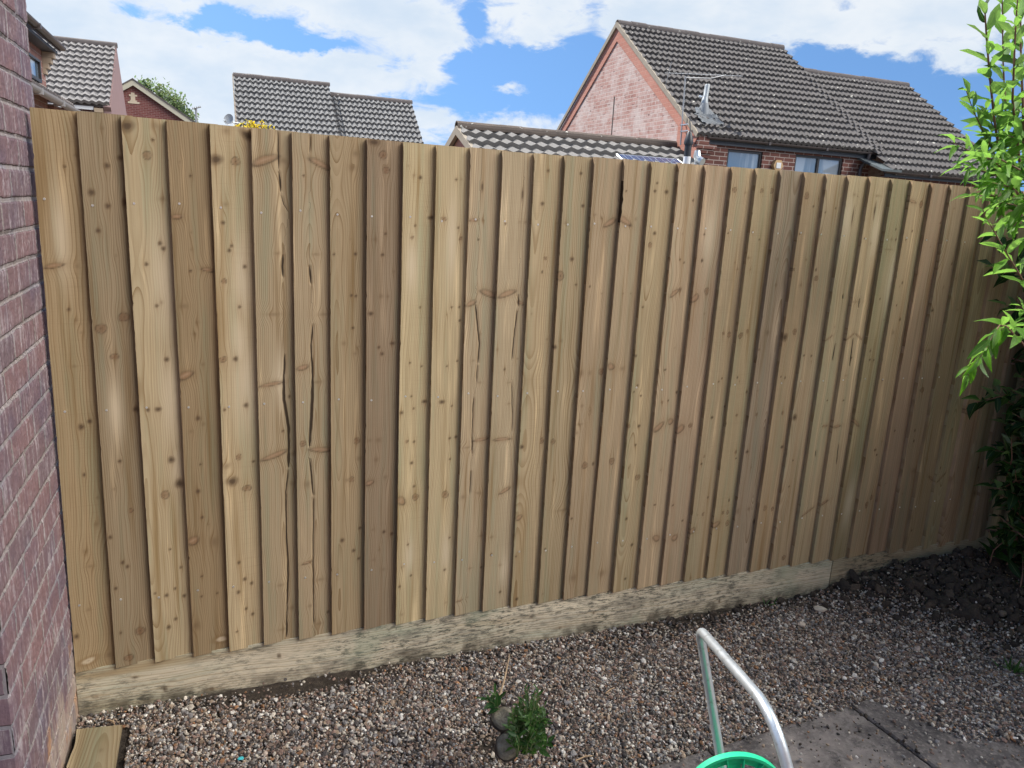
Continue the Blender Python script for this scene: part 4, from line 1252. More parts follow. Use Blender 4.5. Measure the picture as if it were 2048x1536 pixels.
def wall_with_openings(name, mat, parent, x0, x1, z0, z1, y0, y1, holes):
    """front wall between x0,x1 with rectangular openings (xa,xb,za,zb)"""
    mb = MB()
    xs_ = x0
    for (xa, xb, za, zb) in sorted(holes):
        mb.box((xs_, y0, z0), (xa, y1, z1))
        mb.box((xa, y0, z0), (xb, y1, za))
        if zb < z1 - 0.01:
            mb.box((xa, y0, zb), (xb, y1, z1))
        xs_ = xb
    mb.box((xs_, y0, z0), (x1, y1, z1))
    return mb.build(name, mat, parent)


# --- the big gabled house on the right
M_GABLE = brick_material('pale_pink_bloomed_brick', (0.32, 0.17, 0.145), (0.42, 0.265, 0.235), (0.46, 0.40, 0.36), 'yz', 0.29, 0.098, 0.018, (0.52, 0.455, 0.43), 0.75, (0.20, 0.13, 0.12))
M_REDBRICK_YZ = brick_material('orange_red_brick', (0.37, 0.165, 0.125), (0.41, 0.19, 0.145), (0.42, 0.25, 0.20), 'yz', 0.29, 0.098, 0.012, (0.5, 0.3, 0.25), 0.3)
M_FRONT = brick_material('dark_red_brick', (0.125, 0.058, 0.050), (0.190, 0.085, 0.070), (0.44, 0.38, 0.34), 'xz', 0.285, 0.096, 0.017)
hd = thing('gabled_house', (12.9, 17.0, -0.07), 'big house with a pale pink brick gable and brown pantiled roof at the right', 'house')
XG, EY, EZ, RY, RZ, BY, BZ = 10.258, 13.0, 3.40, 17.358, 6.494, 21.1, 3.84
FW = 13.18       # front wall plane
mb = MB()
mb.prism([(FW, -0.1), (BY - 0.1, -0.1), (BY - 0.1, BZ - 0.06), (RY, RZ - 0.10), (FW, EZ + 0.02)], 0, XG, XG + 0.22)
mb.build('gable_wall', M_GABLE, hd)
# plain red band under the verge and the red quoin at the eaves corner
sl_ = (RZ - EZ) / (RY - EY)
bs = (RZ - BZ) / (BY - RY)
mb = MB()
mb.prism([(EY + 0.02, EZ - 0.02), (RY, RZ - 0.08), (RY, RZ - 0.43), (EY + 0.20, EZ - 0.26)], 0, XG - 0.028, XG - 0.002)
mb.prism([(RY, RZ - 0.08), (BY, BZ - 0.08), (BY, BZ - 0.40), (RY, RZ - 0.43)], 0, XG - 0.028, XG - 0.002)
mb.build('verge_band', M_REDBRICK_YZ, hd)
mb = MB()
mb.prism([(FW - 0.10, 2.86), (FW + 0.75, 2.3), (FW + 0.75, EZ + 0.24), (EY + 0.24, EZ - 0.245), (FW - 0.10, 3.10)], 0, XG - 0.012, XG - 0.0015)
mb.build('quoin', M_REDBRICK_YZ, hd)
mb = MB()
for k in range(4):
    mb.box((XG - 0.010, FW - 0.16 + 0.04 * k, EZ - 0.20 - 0.098 * (k + 1)), (XG + 0.50 - 0.05 * k, FW - 0.003 + 0.0005 * k, EZ - 0.203 - 0.098 * k))
mb.box((XG - 0.010, FW - 0.165, EZ - 0.199), (XG + 0.28, FW - 0.003, EZ - 0.005))
mb.build('corbel', M_FRONT, hd)
w1 = (at(1, FW, 1456, 300)[0], at(1, FW, 1523, 330)[0], 1.9, 3.155)
w2 = (at(1, FW, 1592, 308)[0], at(1, FW, 1683, 345)[0], 1.9, 3.175)
XE = 15.50
wall_with_openings('front_wall', M_FRONT, hd, XG + 0.222, XE, -0.1, EZ - 0.04, FW, FW + 0.22, [w1, w2])
MB().box((XG + 0.23, FW + 0.9, 0.0), (XE, FW + 0.95, EZ - 0.05)).build('room_back', simple('dim_room', (0.03, 0.03, 0.035), 0.9), hd)
window_unit(hd, w1[0], w1[1], w1[2], w1[3], FW + 0.03, 1)
window_unit(hd, w2[0], w2[1], w2[2], w2[3], FW + 0.03, 2)
wall2 = MB()
wall2.box((XE + 0.002, 12.55, -0.1), (19.4, 12.77, 2.83))
wall2.build('front_wall', M_FRONT, hd)
MB().box((XG + 0.33, EY + 0.10, EZ - 0.185), (15.60, EY + 0.128, EZ - 0.045)).build('fascia', M_FASCIA, hd)
MB().box((15.3, 12.44, 2.77), (19.5, 12.468, 2.90)).build('fascia', M_FASCIA, hd)


def gutter(parent, p0, p1, rad, mat, dirn='x', name='gutter'):
    mb = MB()
    p0, p1 = np.array(p0, float), np.array(p1, float)
    arcs = []
    for p in (p0, p1):
        a = []
        for rr_ in (rad, rad - 0.012):
            ts = np.linspace(math.pi, 2 * math.pi, 9)
            if rr_ < rad:
                ts = ts[::-1]
            for t in ts:
                c, s_ = math.cos(t) * rr_, math.sin(t) * rr_
                a.append(p + (np.array([0, c, s_]) if dirn == 'x' else np.array([c, 0, s_])))
        arcs.append(a)
    k = len(arcs[0])
    fs = [(i, (i + 1) % k, (i + 1) % k + k, i + k) for i in range(k)] + [tuple(range(k - 1, -1, -1)), tuple(range(k, 2 * k))]
    mb.add(arcs[0] + arcs[1], fs)
    n = int(np.linalg.norm(p1 - p0) / 1.9) + 1
    for q in range(1, n):
        c = p0 + (p1 - p0) * q / n
        if dirn == 'x':
            mb.box(c - np.array([0.03, rad + 0.008, rad + 0.008]), c + np.array([0.03, rad + 0.004, 0.006]))
        else:
            mb.box(c - np.array([rad + 0.008, 0.03, rad + 0.008]), c + np.array([rad + 0.004, 0.03, 0.006]))
    return mb.build(name, mat, parent)


gutter(hd, (XG + 0.22, EY + 0.03, EZ - 0.035), (15.62, EY + 0.03, EZ - 0.035), 0.055, M_GUTTER)
gutter(hd, (15.2, 12.37, 2.905), (19.6, 12.37, 2.885), 0.055, M_GUTTER)
# downpipe with its swan neck
pd = at(1, FW - 0.06, 1728, 318)
px_ = pd[0]
mb = MB()
mb.tube([(px_ + 0.06, EY + 0.03, EZ - 0.08), (px_ + 0.05, EY + 0.03, EZ - 0.20), (px_ - 0.03, FW - 0.05, EZ - 0.38), (px_ - 0.06, FW - 0.05, EZ - 0.46), (px_ - 0.06, FW - 0.05, 0.0)], 0.048, 10)
mb.build('downpipe', M_GUTTER, hd)
roof_d = roof_mesh('roof', hd, XG - 0.06, 15.63, (EY, EZ), (RY, RZ), 0.158, 0.315, M_TILE_D, 0.026, 0.075, 'saw')
RY2, RZ2, EY2, EZ2 = 16.30, 5.745, 12.33, 2.925
roof_d2 = roof_mesh('roof', hd, 15.36, 19.55, (EY2, EZ2 - 0.005), (RY2, RZ2 - 0.008), 0.158, 0.315, M_TILE_D, 0.026, 0.075, 'saw')
deck(hd, XG + 0.02, 15.58, (EY + 0.05, EZ + 0.035), (RY, RZ), (BY, BZ), M_RIDGE, 'roof_back')
deck(hd, 15.585, 19.5, (EY2 + 0.05, EZ2 + 0.01), (RY2, RZ2 - 0.02), (20.2, 2.95), M_RIDGE, 'roof_back')
ridge_tiles(hd, XG - 0.06, 15.66, RY, RZ + 0.05, 0.115, M_RIDGE)
ridge_tiles(hd, 15.62, 19.56, RY2, RZ2 + 0.03, 0.115, M_RIDGE)
# end walls that close the second block
MB().prism([(12.775, -0.1), (20.0, -0.1), (20.0, 2.9), (RY2, RZ2 - 0.12), (12.775, 2.9)], 0, 19.25, 19.45).build('gable_wall', M_GABLE, hd)
MB().prism([(RY + 0.3, RZ - 0.4), (RY, RZ - 0.09), (14.0, 4.02), (14.0, 3.9), (RY2, RZ2 - 0.2)], 0, 15.40, 15.56).build('party_wall', M_FRONT, hd)
# mortar verge along the gable slopes
mb = MB()
mb.prism([(EY - 0.03, EZ + 0.02), (RY, RZ + 0.05), (RY, RZ - 0.085), (EY + 0.02, EZ - 0.07)], 0, XG - 0.085, XG - 0.030)
mb.prism([(RY, RZ + 0.05), (BY + 0.02, BZ + 0.03), (BY + 0.02, BZ - 0.085), (RY, RZ - 0.085)], 0, XG - 0.085, XG - 0.030)
mb.build('verge', M_VERGE, hd)
# little slate porch roof that leans on the wall end
pa, pb, pc = at(1, 12.75, 1748, 318), at(1, 12.35, 1745, 345), at(1, 12.35, 1781, 345)
mb = MB()
mb.add([(15.05, 13.17, 3.24), (15.40, 13.17, 3.24), (15.62, 12.25, 2.93), (15.00, 12.25, 2.93), (15.05, 13.17, 3.19), (15.40, 13.17, 3.19), (15.62, 12.25, 2.88), (15.00, 12.25, 2.88)],
       [(3, 2, 1, 0), (4, 5, 6, 7), (0, 1, 5, 4), (2, 3, 7, 6), (1, 2, 6, 5), (3, 0, 4, 7)])
mb.build('porch_roof', simple('dark_green_grey_slates', (0.07, 0.085, 0.09), 0.6, 0, 0.4, 10), hd)
# movement joint in the gable brickwork
c0, c1 = at(0, XG, 1229, 193), at(0, XG, 1222, 285)
mb = MB()
mb.box((XG - 0.006, c1[1] - 0.022, c1[2] - 0.3), (XG - 0.001, c0[1] + 0.022, c0[2]))
mb.build('movement_joint', simple('dark_mastic', (0.05, 0.035, 0.03), 0.8), hd)


def on_roof_d(px, py, off=0.0):
    n = np.array([0, -(RZ - EZ), RY - EY])
    n = n / np.linalg.norm(n)
    p0 = np.array([XG, EY, EZ]) + n * (0.04 + off)
    d = ray(px, py)
    return CAM + d * ((p0 - CAM) @ n) / (d @ n)


# silver vent on the roof with its flashing
vb = on_roof_d(1407, 226)
hv = at(1, vb[1], 1413, 168)[2] - vb[2]
fl = thing('roof_flue', vb, 'silver metal flue pipe with a flared collar standing on the brown tiled roof', 'flue pipe')
mb = MB()
mb.tube([vb + (0, 0, 0.20), vb + (0.0, 0, 0.33), vb + (0.01, 0, 0.35), vb + (0.03, 0, hv - 0.03), vb + (0.03, 0, hv)], [0.085, 0.068, 0.060, 0.060, 0.048], 14)
mb.build('pipe', simple('pale_grey_pipe', (0.36, 0.39, 0.41), 0.45, 0.2, 0.1, 8), fl)
mb = MB()
mb.tube([vb + (0, 0, -0.05), vb + (0, 0, 0.10), vb + (0, 0, 0.22)], [0.13, 0.115, 0.085], 14)
mb.build('collar', simple('grey_collar', (0.24, 0.26, 0.28), 0.6, 0.0, 0.1, 10), fl)
mb = MB()
tslope = np.array([0, RY - EY, RZ - EZ]) / math.hypot(RY - EY, RZ - EZ)
nslope = np.array([0, -tslope[2], tslope[1]])
q = [vb + np.array([sx, 0, 0]) + tslope * st + nslope * sn for (sx, st, sn) in ((-0.20, 0.13, 0.06), (0.20, 0.13, 0.06), (0.26, -0.10, 0.04), (-0.26, -0.10, 0.04), (-0.12, 0.05, 0.10), (0.12, 0.05, 0.10))]
mb.add(q + [p - nslope * 0.02 for p in q], [(0, 4, 3), (4, 5, 2, 3), (5, 1, 2), (0, 1, 5, 4), (9, 10, 6), (9, 8, 11, 10), (8, 7, 11), (10, 11, 7, 6), (3, 2, 8, 9), (1, 0, 6, 7), (2, 1, 7, 8), (0, 3, 9, 6)])
mb.build('flashing', simple('dull_zinc', (0.15, 0.165, 0.18), 0.6, 0.0, 0.2, 10), fl)
mb = MB()
r = np.random.default_rng(3)
g_ = []
for iy in range(9):
    for ix in range(9):
        g_.append(vb + np.array([(ix - 4) * 0.075, 0, 0]) + tslope * (-0.08 - iy * 0.055) + nslope * (0.03 + r.uniform(-0.02, 0.03)))
mb.add(g_, [tuple(int(v) for v in f) for f in grid_faces(9, 9, False)], 0, True)
mb.add([p - nslope * 0.05 for p in g_], [tuple(int(v) for v in f) for f in grid_faces(9, 9, True)], 0, True)
mb.build('lead_apron', M_LEAD, fl)
mb = MB()
bx = on_roof_d(1400, 196)
mb.tube([bx, bx + nslope * 0.05], [0.06, 0.05], 10)
mb.build('vent_cap', M_GALV, fl)


# television aerial on the gable
M_AERIAL = simple('weathered_alloy', (0.33, 0.34, 0.35), 0.5, 0.3, 0.15, 10)


def aerial(base, top, parent_label, boom_a, boom_b, nel, el_len, group, r=0.016):
    th = thing('tv_aerial', base, parent_label, 'aerial', group)
    MB().tube([base, top], r, 8).build('mast', M_AERIAL, th)
    a, b = np.array(boom_a), np.array(boom_b)
    MB().tube([a, b], r * 0.6, 6).build('boom', M_AERIAL, th)
    d = b - a
    side = np.cross(d / np.linalg.norm(d), (0, 0, 1.0))
    side /= np.linalg.norm(side)
    mb = MB()
    for k in range(nel):
        c = a + d * (k + 0.5) / nel
        mb.tube([c - side * el_len / 2 + (0, 0, 0.03), c, c + side * el_len / 2 + (0, 0, 0.03)], r * 0.35, 5)
    e = mb.build('elements', M_AERIAL, th)
    return th


xa_ = XG - 0.16
mb0, mt = at(0, xa_, 1361, 290), at(0, xa_, 1371, 152)
ae = aerial(mb0, mt, 'silver television aerial on a tall mast fixed to the pink gable', at(0, xa_ + 0.02, 1330, 146), at(0, xa_ + 0.02, 1372, 147) + np.array([1.0, -0.75, -0.05]), 11, 0.16, 'television aerials')
r0, r1 = at(0, xa_, 1343, 124), at(0, xa_, 1332, 167)
mb = MB()
mb.tube([r0, (r0 + r1) / 2, r1], 0.007, 6)
mb.tube([at(0, xa_, 1371, 155), at(0, xa_, 1395, 156) + np.array([0.25, -0.15, 0]), at(0, xa_, 1405, 150) + np.array([0.4, -0.3, 0])], 0.010, 6)
mb.build('reflector', M_AERIAL, ae)
mb = MB()
for zz_ in (250, 263):
    b0 = at(0, xa_, 1362, zz_)
    mb.box((xa_ - 0.02, b0[1] - 0.015, b0[2] - 0.012), (XG - 0.03, b0[1] + 0.015, b0[2] + 0.012))
    mb.box((xa_ - 0.02, b0[1] - 0.30, b0[2] - 0.010), (xa_ + 0.005, b0[1] + 0.02, b0[2] + 0.010))
mb.build('bracket', M_GALV, ae)

# --- garage with solar panel, reaching to the gable
GR = at(1, 13.9, 918, 253)
GX0, GY, GZ = GR[0], 13.9, GR[2] - 0.03
gs = math.tan(math.radians(23))
gar = thing('garage', (7.5, 13.9, -0.07), 'low garage with corrugated grey tiles and a mossy dark ridge before the pink gable', 'garage')
GE = GY - 2.6
roof_mesh('roof', gar, GX0 - 0.05, XG - 0.09, (GE, GZ - 2.6 * gs), (GY, GZ), 0.27, 0.50, material('weathered_grey_tiles', tile_build_factory((0.14, 0.135, 0.13), (0.20, 0.192, 0.185), 0.6)), 0.028, 0.10, 'saw')
deck(gar, GX0 + 0.02, XG - 0.095, (GE + 0.05, GZ - 2.6 * gs + 0.015), (GY, GZ), (GY + 2.6, GZ - 2.6 * gs), M_RIDGE, 'roof_back')
ridge_tiles(gar, GX0 - 0.06, XG - 0.092, GY, GZ + 0.085, 0.13, M_RIDGE_G, 0.5)
mb = MB()
mb.prism([(GE + 0.2, -0.1), (GY + 2.4, -0.1), (GY + 2.4, GZ - 2.5 * gs - 0.05), (GY, GZ - 0.10), (GE + 0.2, GZ - 2.5 * gs - 0.05)], 0, GX0 + 0.05, GX0 + 0.25)
mb.build('gable_wall', M_REDBRICK_YZ, gar)
mb = MB()
mb.prism([(GE, GZ - 2.6 * gs - 0.10), (GE, GZ - 2.6 * gs + 0.02), (GY, GZ + 0.04), (GY + 2.6, GZ - 2.6 * gs + 0.02), (GY + 2.6, GZ - 2.6 * gs - 0.10), (GY, GZ - 0.14)], 0, GX0 - 0.07, GX0 + 0.01)
mb.build('verge', M_VERGE, gar)
MB().box((GX0 + 0.26, GE + 0.2, -0.1), (XG - 0.1, GE + 0.4, GZ - 2.4 * gs - 0.10)).build('front_wall', M_FRONT, gar)


def on_garage(px, py, off):
    n = np.array([0, -gs, 1.0])
    n /= np.linalg.norm(n)
    p0 = np.array([0, GY, GZ]) + n * off
    d = ray(px, py)
    return CAM + d * ((p0 - CAM) @ n) / (d @ n)


def solar_build(t, s):
    co = t.coord('UV')
    x, y, z = t.sep(co)
    fx = t.math('ABSOLUTE', t.math('SUBTRACT', t.math('FRACT', t.math('MULTIPLY', x, 10.0)), 0.5))
    fy = t.math('ABSOLUTE', t.math('SUBTRACT', t.math('FRACT', t.math('MULTIPLY', y, 4.0)), 0.5))
    ln = t.math('MAXIMUM', t.step(fx, 0.465, 0.48), t.step(fy, 0.46, 0.48))
    t.put(s.inputs['Base Color'], t.mix(ln, (0.035, 0.060, 0.13), (0.36, 0.40, 0.45)))
    s.inputs['Roughness'].default_value = 0.15
    s.inputs['Specular IOR Level'].default_value = 0.7


s0, s1 = on_garage(1228, 302, 0.10), on_garage(1361, 322, 0.10)
sy, sx0, sx1 = (s0[1] + s1[1]) / 2, s0[0], s1[0]
slp = np.array([0, -1.0, -gs]) / math.hypot(1, gs)
gn = np.array([0, -gs, 1.0]) / math.hypot(1, gs)
sz = GZ + gn[2] * 0.0 - (GY - sy) * gs + 0.10
sp = thing('solar_panel', ((sx0 + sx1) / 2, sy, sz), 'blue gridded solar panel with silver frame lying on the garage roof', 'solar panel')
q0 = np.array([sx0, sy, sz])
q1 = np.array([sx1, sy, sz])
LP = 1.3
me = bpy.data.meshes.new('cells')
me.from_pydata([q0, q1, q1 + slp * LP, q0 + slp * LP], [], [(3, 2, 1, 0)])
uvl = me.uv_layers.new(name='UVMap')
for li, uv in zip(range(4), ((0, 0), (1, 0), (1, 1), (0, 1))):
    uvl.data[li].uv = uv
me.materials.append(material('solar_cells', solar_build))
link('cells', me, sp)
mb = MB()
for a_, b_ in ((q0, q1), (q0 + slp * LP, q1 + slp * LP), (q0, q0 + slp * LP), (q1, q1 + slp * LP)):
    mb.tube([a_ - gn * 0.008, b_ - gn * 0.008], 0.010, 4, smooth=False)
mb.add([p - gn * 0.04 for p in (q0, q1, q1 + slp * LP, q0 + slp * LP)], [(0, 1, 2, 3)])
mb.build('frame', M_GALV, sp)

# black flue with cowl, and the galvanised box and elbow beside it
fy_ = 12.35
fb = at(1, fy_, 1373, 326)
ft = at(1, fy_, 1375, 262)
fx_ = fb[0]
zb0, z_collar = fb[2], ft[2]
uz = (z_collar - zb0) / 64.0
flue = thing('flue_pipe', (fx_, fy_, 0.0), 'black twin wall flue with a cone cowl on a white galvanised base', 'flue pipe')
kx = 0.0
mb = MB()
mb.tube([(fx_, fy_, zb0 + 12 * uz), (fx_, fy_, zb0 + 38 * uz)], 0.075, 14)
mb.build('pipe', M_BLACK, flue)
mb = MB()
mb.tube([(fx_, fy_, zb0 + 37 * uz), (fx_, fy_, zb0 + 41 * uz), (fx_, fy_, zb0 + 47 * uz), (fx_, fy_, zb0 + 52 * uz), (fx_, fy_, zb0 + 62 * uz), (fx_, fy_, zb0 + 64 * uz)], [0.095, 0.10, 0.092, 0.075, 0.05, 0.03], 14)
mb.build('cowl', M_BLACK, flue)
MB().tube([(fx_, fy_, -0.07), (fx_, fy_, zb0 - 30 * uz), (fx_, fy_, zb0 + 13 * uz)], 0.078, 14).build('base_pipe', M_WHITE, flue)
MB().tube([(fx_ + 0.02, fy_, zb0 + 62 * uz), (fx_ + 0.03, fy_ + 0.1, zb0 + 95 * uz)], 0.012, 6).build('stay_rod', M_BLACK, flue)
eb = at(1, fy_, 1393, 322)
mb = MB()
mb.tube([eb + (0.0, 0, 0.22), eb + (0.0, 0, 0.10), eb + (0.02, -0.05, 0.02), eb + (0.05, -0.16, -0.02)], [0.06, 0.085, 0.09, 0.08], 12)
mb.tube([eb + (0, 0, 0.02), (eb[0], eb[1], -0.07)], 0.05, 10)
o = mb.build('vent_elbow', M_GALV, flue)
MB().box((eb[0] + 0.10, FW - 0.30, eb[2] - 0.25), (eb[0] + 0.36, FW - 0.004, eb[2] + 0.07)).build('meter_box', M_FASCIA, hd)

# hexagonal wooden nest box on the wall between the two windows
hx = at(1, FW - 0.10, 1557, 331)
nbx = thing('nest_box', hx, 'hexagonal pale wooden box with a white square front fixed between two house windows', 'box')
mb = MB()
hexp = [(0.145 * math.cos(math.radians(60 * k)), 0.145 * math.sin(math.radians(60 * k))) for k in range(6)]
mb.prism([(hx[0] + a, hx[2] + b) for a, b in hexp], 1, hx[1], FW - 0.004)
mb.build('body', simple('honey_plywood', (0.50, 0.33, 0.17), 0.7, 0, 0.15, 10), nbx)
MB().box((hx[0] - 0.065, hx[1] - 0.012, hx[2] - 0.065), (hx[0] + 0.065, hx[1] - 0.001, hx[2] + 0.065)).build('front_panel', M_WHITE, nbx)

# --- the two stepped roofs in the middle distance
hc = thing('stepped_house', (3.4, 24.0, -0.07), 'pair of houses with stepped grey tiled roofs seen above the fence left of centre', 'house')
M_PALEBRICK = brick_material('buff_house_brick', (0.36, 0.23, 0.17), (0.42, 0.28, 0.21), (0.45, 0.40, 0.35), 'yz')
M_PALEBRICK_X = brick_material('buff_house_brick_front', (0.36, 0.23, 0.17), (0.42, 0.28, 0.21), (0.45, 0.40, 0.35), 'xz')
tc = math.tan(math.radians(38))
for (x0, x1, ry, rz) in ((0.613, 3.478, 24.0, 5.03), (3.482, 6.175, 24.0, 4.745)):
    ey = ry - 3.6
    roof_mesh('roof', hc, x0, x1, (ey, rz - 3.6 * tc), (ry, rz), 0.156, 0.285, M_TILE_C, 0.026, 0.080, 'cos')
    deck(hc, x0 + 0.03, x1 - 0.03, (ey + 0.05, rz - 3.55 * tc), (ry, rz), (ry + 3.6, rz - 3.6 * tc), M_RIDGE, 'roof_back')
    ridge_tiles(hc, x0 - 0.01, x1 + 0.01, ry, rz + 0.05, 0.11, M_RIDGE)
    mb = MB()
    mb.prism([(ey + 0.3, -0.1), (ry + 3.3, -0.1), (ry + 3.3, rz - 3.3 * tc - 0.1), (ry, rz - 0.12), (ey + 0.3, rz - 3.3 * tc - 0.1)], 0, x0 + 0.04, x0 + 0.24)
    mb.prism([(ey + 0.3, -0.1), (ry + 3.3, -0.1), (ry + 3.3, rz - 3.3 * tc - 0.1), (ry, rz - 0.12), (ey + 0.3, rz - 3.3 * tc - 0.1)], 0, x1 - 0.24, x1 - 0.04)
    mb.build('gable_wall', M_PALEBRICK, hc)
    MB().box((x0 + 0.25, ey + 0.3, -0.1), (x1 - 0.25, ey + 0.5, rz - 3.3 * tc - 0.12)).build('front_wall', M_PALEBRICK_X, hc)
mb = MB()
mb.prism([(20.4, 5.03 - 3.6 * tc - 0.08), (20.4, 5.03 - 3.6 * tc + 0.05), (24.0, 5.09), (24.0, 4.92)], 0, 0.575, 0.606)
mb.build('verge', M_VERGE, hc)

# satellite dish and forsythia beside it
ds = at(1, 20.6, 457, 239)
dish = thing('satellite_dish', ds, 'small grey satellite dish on the left end of the stepped house', 'satellite dish')
mb = MB()
n_ = np.array([-0.45, -0.85, 0.35])
n_ /= np.linalg.norm(n_)
a_ = np.cross(n_, (0, 0, 1.0))
a_ /= np.linalg.norm(a_)
b_ = np.cross(a_, n_)
V = [ds - n_ * 0.04]
rings = 5
for k in range(1, rings + 1):
    rr_ = 0.145 * k / rings
    for j in range(20):
        t = 2 * math.pi * j / 20
        V.append(ds + a_ * math.cos(t) * rr_ * 0.92 + b_ * math.sin(t) * rr_ * 1.08 + n_ * (-0.04 + 0.05 * (k / rings) ** 2))
fs = [(0, 1 + j, 1 + (j + 1) % 20) for j in range(20)]
for k in range(rings - 1):
    for j in range(20):
        fs.append((1 + k * 20 + j, 1 + (k + 1) * 20 + j, 1 + (k + 1) * 20 + (j + 1) % 20, 1 + k * 20 + (j + 1) % 20))
mb.add(V, fs, 0, True)
mb.add([np.array(p) - n_ * 0.012 for p in V], [f[::-1] for f in fs], 0, True)
mb.build('dish', simple('grey_dish', (0.34, 0.36, 0.38), 0.5, 0, 0.1, 5), dish)
mb = MB()
mb.tube([ds - n_ * 0.06, ds + np.array([0.12, 0.1, -0.06]), (0.66, 20.75, ds[2] - 0.06)], 0.018, 6)
mb.tube([ds - b_ * 0.13, ds - b_ * 0.12 + n_ * 0.16], 0.008, 5)
mb.tube([ds - b_ * 0.12 + n_ * 0.14, ds - b_ * 0.11 + n_ * 0.19], 0.02, 8)
mb.build('arm', M_GALV, dish)

# --- steep roofed house at the left
hA = thing('tiled_house', (-3.6, 24.0, -0.07), 'house at the left with a pale buff tiled roof and plain pinkish end wall', 'house')
AX = -2.572
roof_mesh('roof', hA, -6.4, AX - 0.02, (21.60, 3.672), (24.0, 5.50), 0.175, 0.285, M_TILE_A, 0.026, 0.080, 'saw')
deck(hA, -6.4, AX - 0.05, (21.65, 3.70), (24.0, 5.50), (26.4, 3.2), M_RIDGE, 'roof_back')
ridge_tiles(hA, -6.4, AX, 24.0, 5.555, 0.11, M_RIDGE)
mb = MB()
mb.prism([(21.72, -0.1), (26.3, -0.1), (26.3, 3.2), (24.0, 5.47), (21.60, 3.60), (21.72, 3.5)], 0, AX - 0.18, AX)
mb.build('gable_wall', simple('pinkish_render', (0.30, 0.205, 0.20), 0.9, 0, 0.08, 3), hA)
MB().box((-6.4, 21.78, -0.1), (AX - 0.19, 21.95, 3.6)).build('front_wall', M_FRONT, hA)
MB().box((-6.4, 21.66, 3.50), (AX - 0.42, 21.70, 3.64)).build('fascia', M_WHITE, hA)
mb = MB()
for k in range(3):
    mb.box((AX - 0.40 + 0.0 * k, 21.62 + 0.05 * k, 3.56 - 0.11 * (k + 1)), (AX - 0.19, 21.779, 3.557 - 0.11 * k))
mb.build('corbel', simple('buff_corbel_brick', (0.40, 0.31, 0.22), 0.9, 0, 0.2, 8), hA)

# --- small red gable with the cream brick emblem
hB = thing('red_gable_house', (-3.9, 45.0, -0.07), 'distant red brick gable with cream bargeboards and a cream stepped brick emblem', 'house')
yb_ = 45.0
ap = at(1, yb_, 266, 161)
rp = at(1, yb_, 384, 243)
lp = at(1, yb_, 246, 177)
s_r = (ap[2] - rp[2]) / (rp[0] - ap[0])
hw = 4.6
mb = MB()
mb.prism([(ap[0] - hw, -0.1), (ap[0] + hw, -0.1), (ap[0] + hw, ap[2] - hw * s_r), (ap[0], ap[2] - 0.1), (ap[0] - hw, ap[2] - hw * s_r)], 1, yb_, yb_ + 0.25)
mb.build('gable_wall', brick_material('dark_red_gable_brick', (0.150, 0.050, 0.046), (0.21, 0.078, 0.068), (0.30, 0.22, 0.20), 'xz', 0.26, 0.087, 0.014), hB)
mb = MB()
for sg in (-1, 1):
    mb.prism([(ap[0], ap[2] + 0.02), (ap[0] + sg * hw, ap[2] - hw * s_r + 0.02), (ap[0] + sg * hw, ap[2] - hw * s_r - 0.26), (ap[0], ap[2] - 0.26)], 1, yb_ - 0.20, yb_ - 0.14)
mb.build('bargeboard', simple('cream_painted_board', (0.50, 0.46, 0.36), 0.6, 0, 0.06, 3), hB)
mb = MB()
for sg in (-1, 1):
    mb.prism([(ap[0], ap[2] + 0.10), (ap[0] + sg * (hw + 0.1), ap[2] - (hw + 0.1) * s_r + 0.10), (ap[0] + sg * (hw + 0.1), ap[2] - (hw + 0.1) * s_r + 0.025), (ap[0], ap[2] + 0.025)], 1, yb_ - 0.24, yb_ + 9)
mb.build('roof', M_RIDGE, hB)
oc = at(1, yb_ - 0.03, 266, 207)
u_ = (at(1, yb_, 290, 207)[0] - oc[0]) / 24.0
mb = MB()
for (dx0, dx1, dy0, dy1) in ((-10, 13, 0, 4), (-6, 8, 4, 7), (-4, 5, 7, 15), (-7, 9, 15, 19), (-3, 4, 19, 23)):
    mb.box((oc[0] + dx0 * u_, yb_ - 0.03, oc[2] + dy0 * u_), (oc[0] + dx1 * u_, yb_ - 0.002, oc[2] + dy1 * u_ - 0.002))
mb.build('emblem', simple('cream_brick', (0.56, 0.46, 0.34), 0.9, 0, 0.1, 5), hB)

# distant aerial by the tree
ab, at_ = at(1, 36.0, 391, 243), at(1, 36.0, 392, 216)
aerial(np.array([ab[0], 36.0, -0.07]), at_, 'distant thin aerial mast rising between the red gable and the satellite dish', at(1, 36.0, 384, 218), at(1, 36.0, 402, 214), 5, 0.5, 'television aerials', 0.045)

# --- near neighbour at the far left: eaves, window and lower roof with gutter
hL = thing('neighbouring_house', (-2.6, 9.5, -0.07), 'neighbouring brick house at the far left with overhanging eaves and a long grey gutter', 'house')
M_LB = brick_material('soft_red_brick_side', (0.28, 0.15, 0.13), (0.34, 0.19, 0.16), (0.42, 0.36, 0.32), 'yz')
ua, ub = at(0, -2.0, 62, 50), at(0, -2.0, 108, 98)
yE = ub[1]
zE = ub[2]
wx = -2.12
MB().box((-4.4, 7.0, -0.1), (wx, yE - 0.05, zE - 0.02)).build('wall', M_LB, hL)
MB().add([(-4.4, 6.9, zE + 2.0), (-4.4, yE + 0.02, zE + 2.0), (-1.93, yE + 0.02, zE + 0.05), (-1.93, 6.9, zE + 0.05), (-4.4, 6.9, zE + 1.9), (-4.4, yE + 0.02, zE + 1.9), (-1.93, yE + 0.02, zE - 0.03), (-1.93, 6.9, zE - 0.03)],
         [(0, 3, 2, 1), (4, 5, 6, 7), (3, 7, 6, 2), (1, 2, 6, 5), (0, 4, 7, 3)]).build('roof', M_RIDGE, hL)
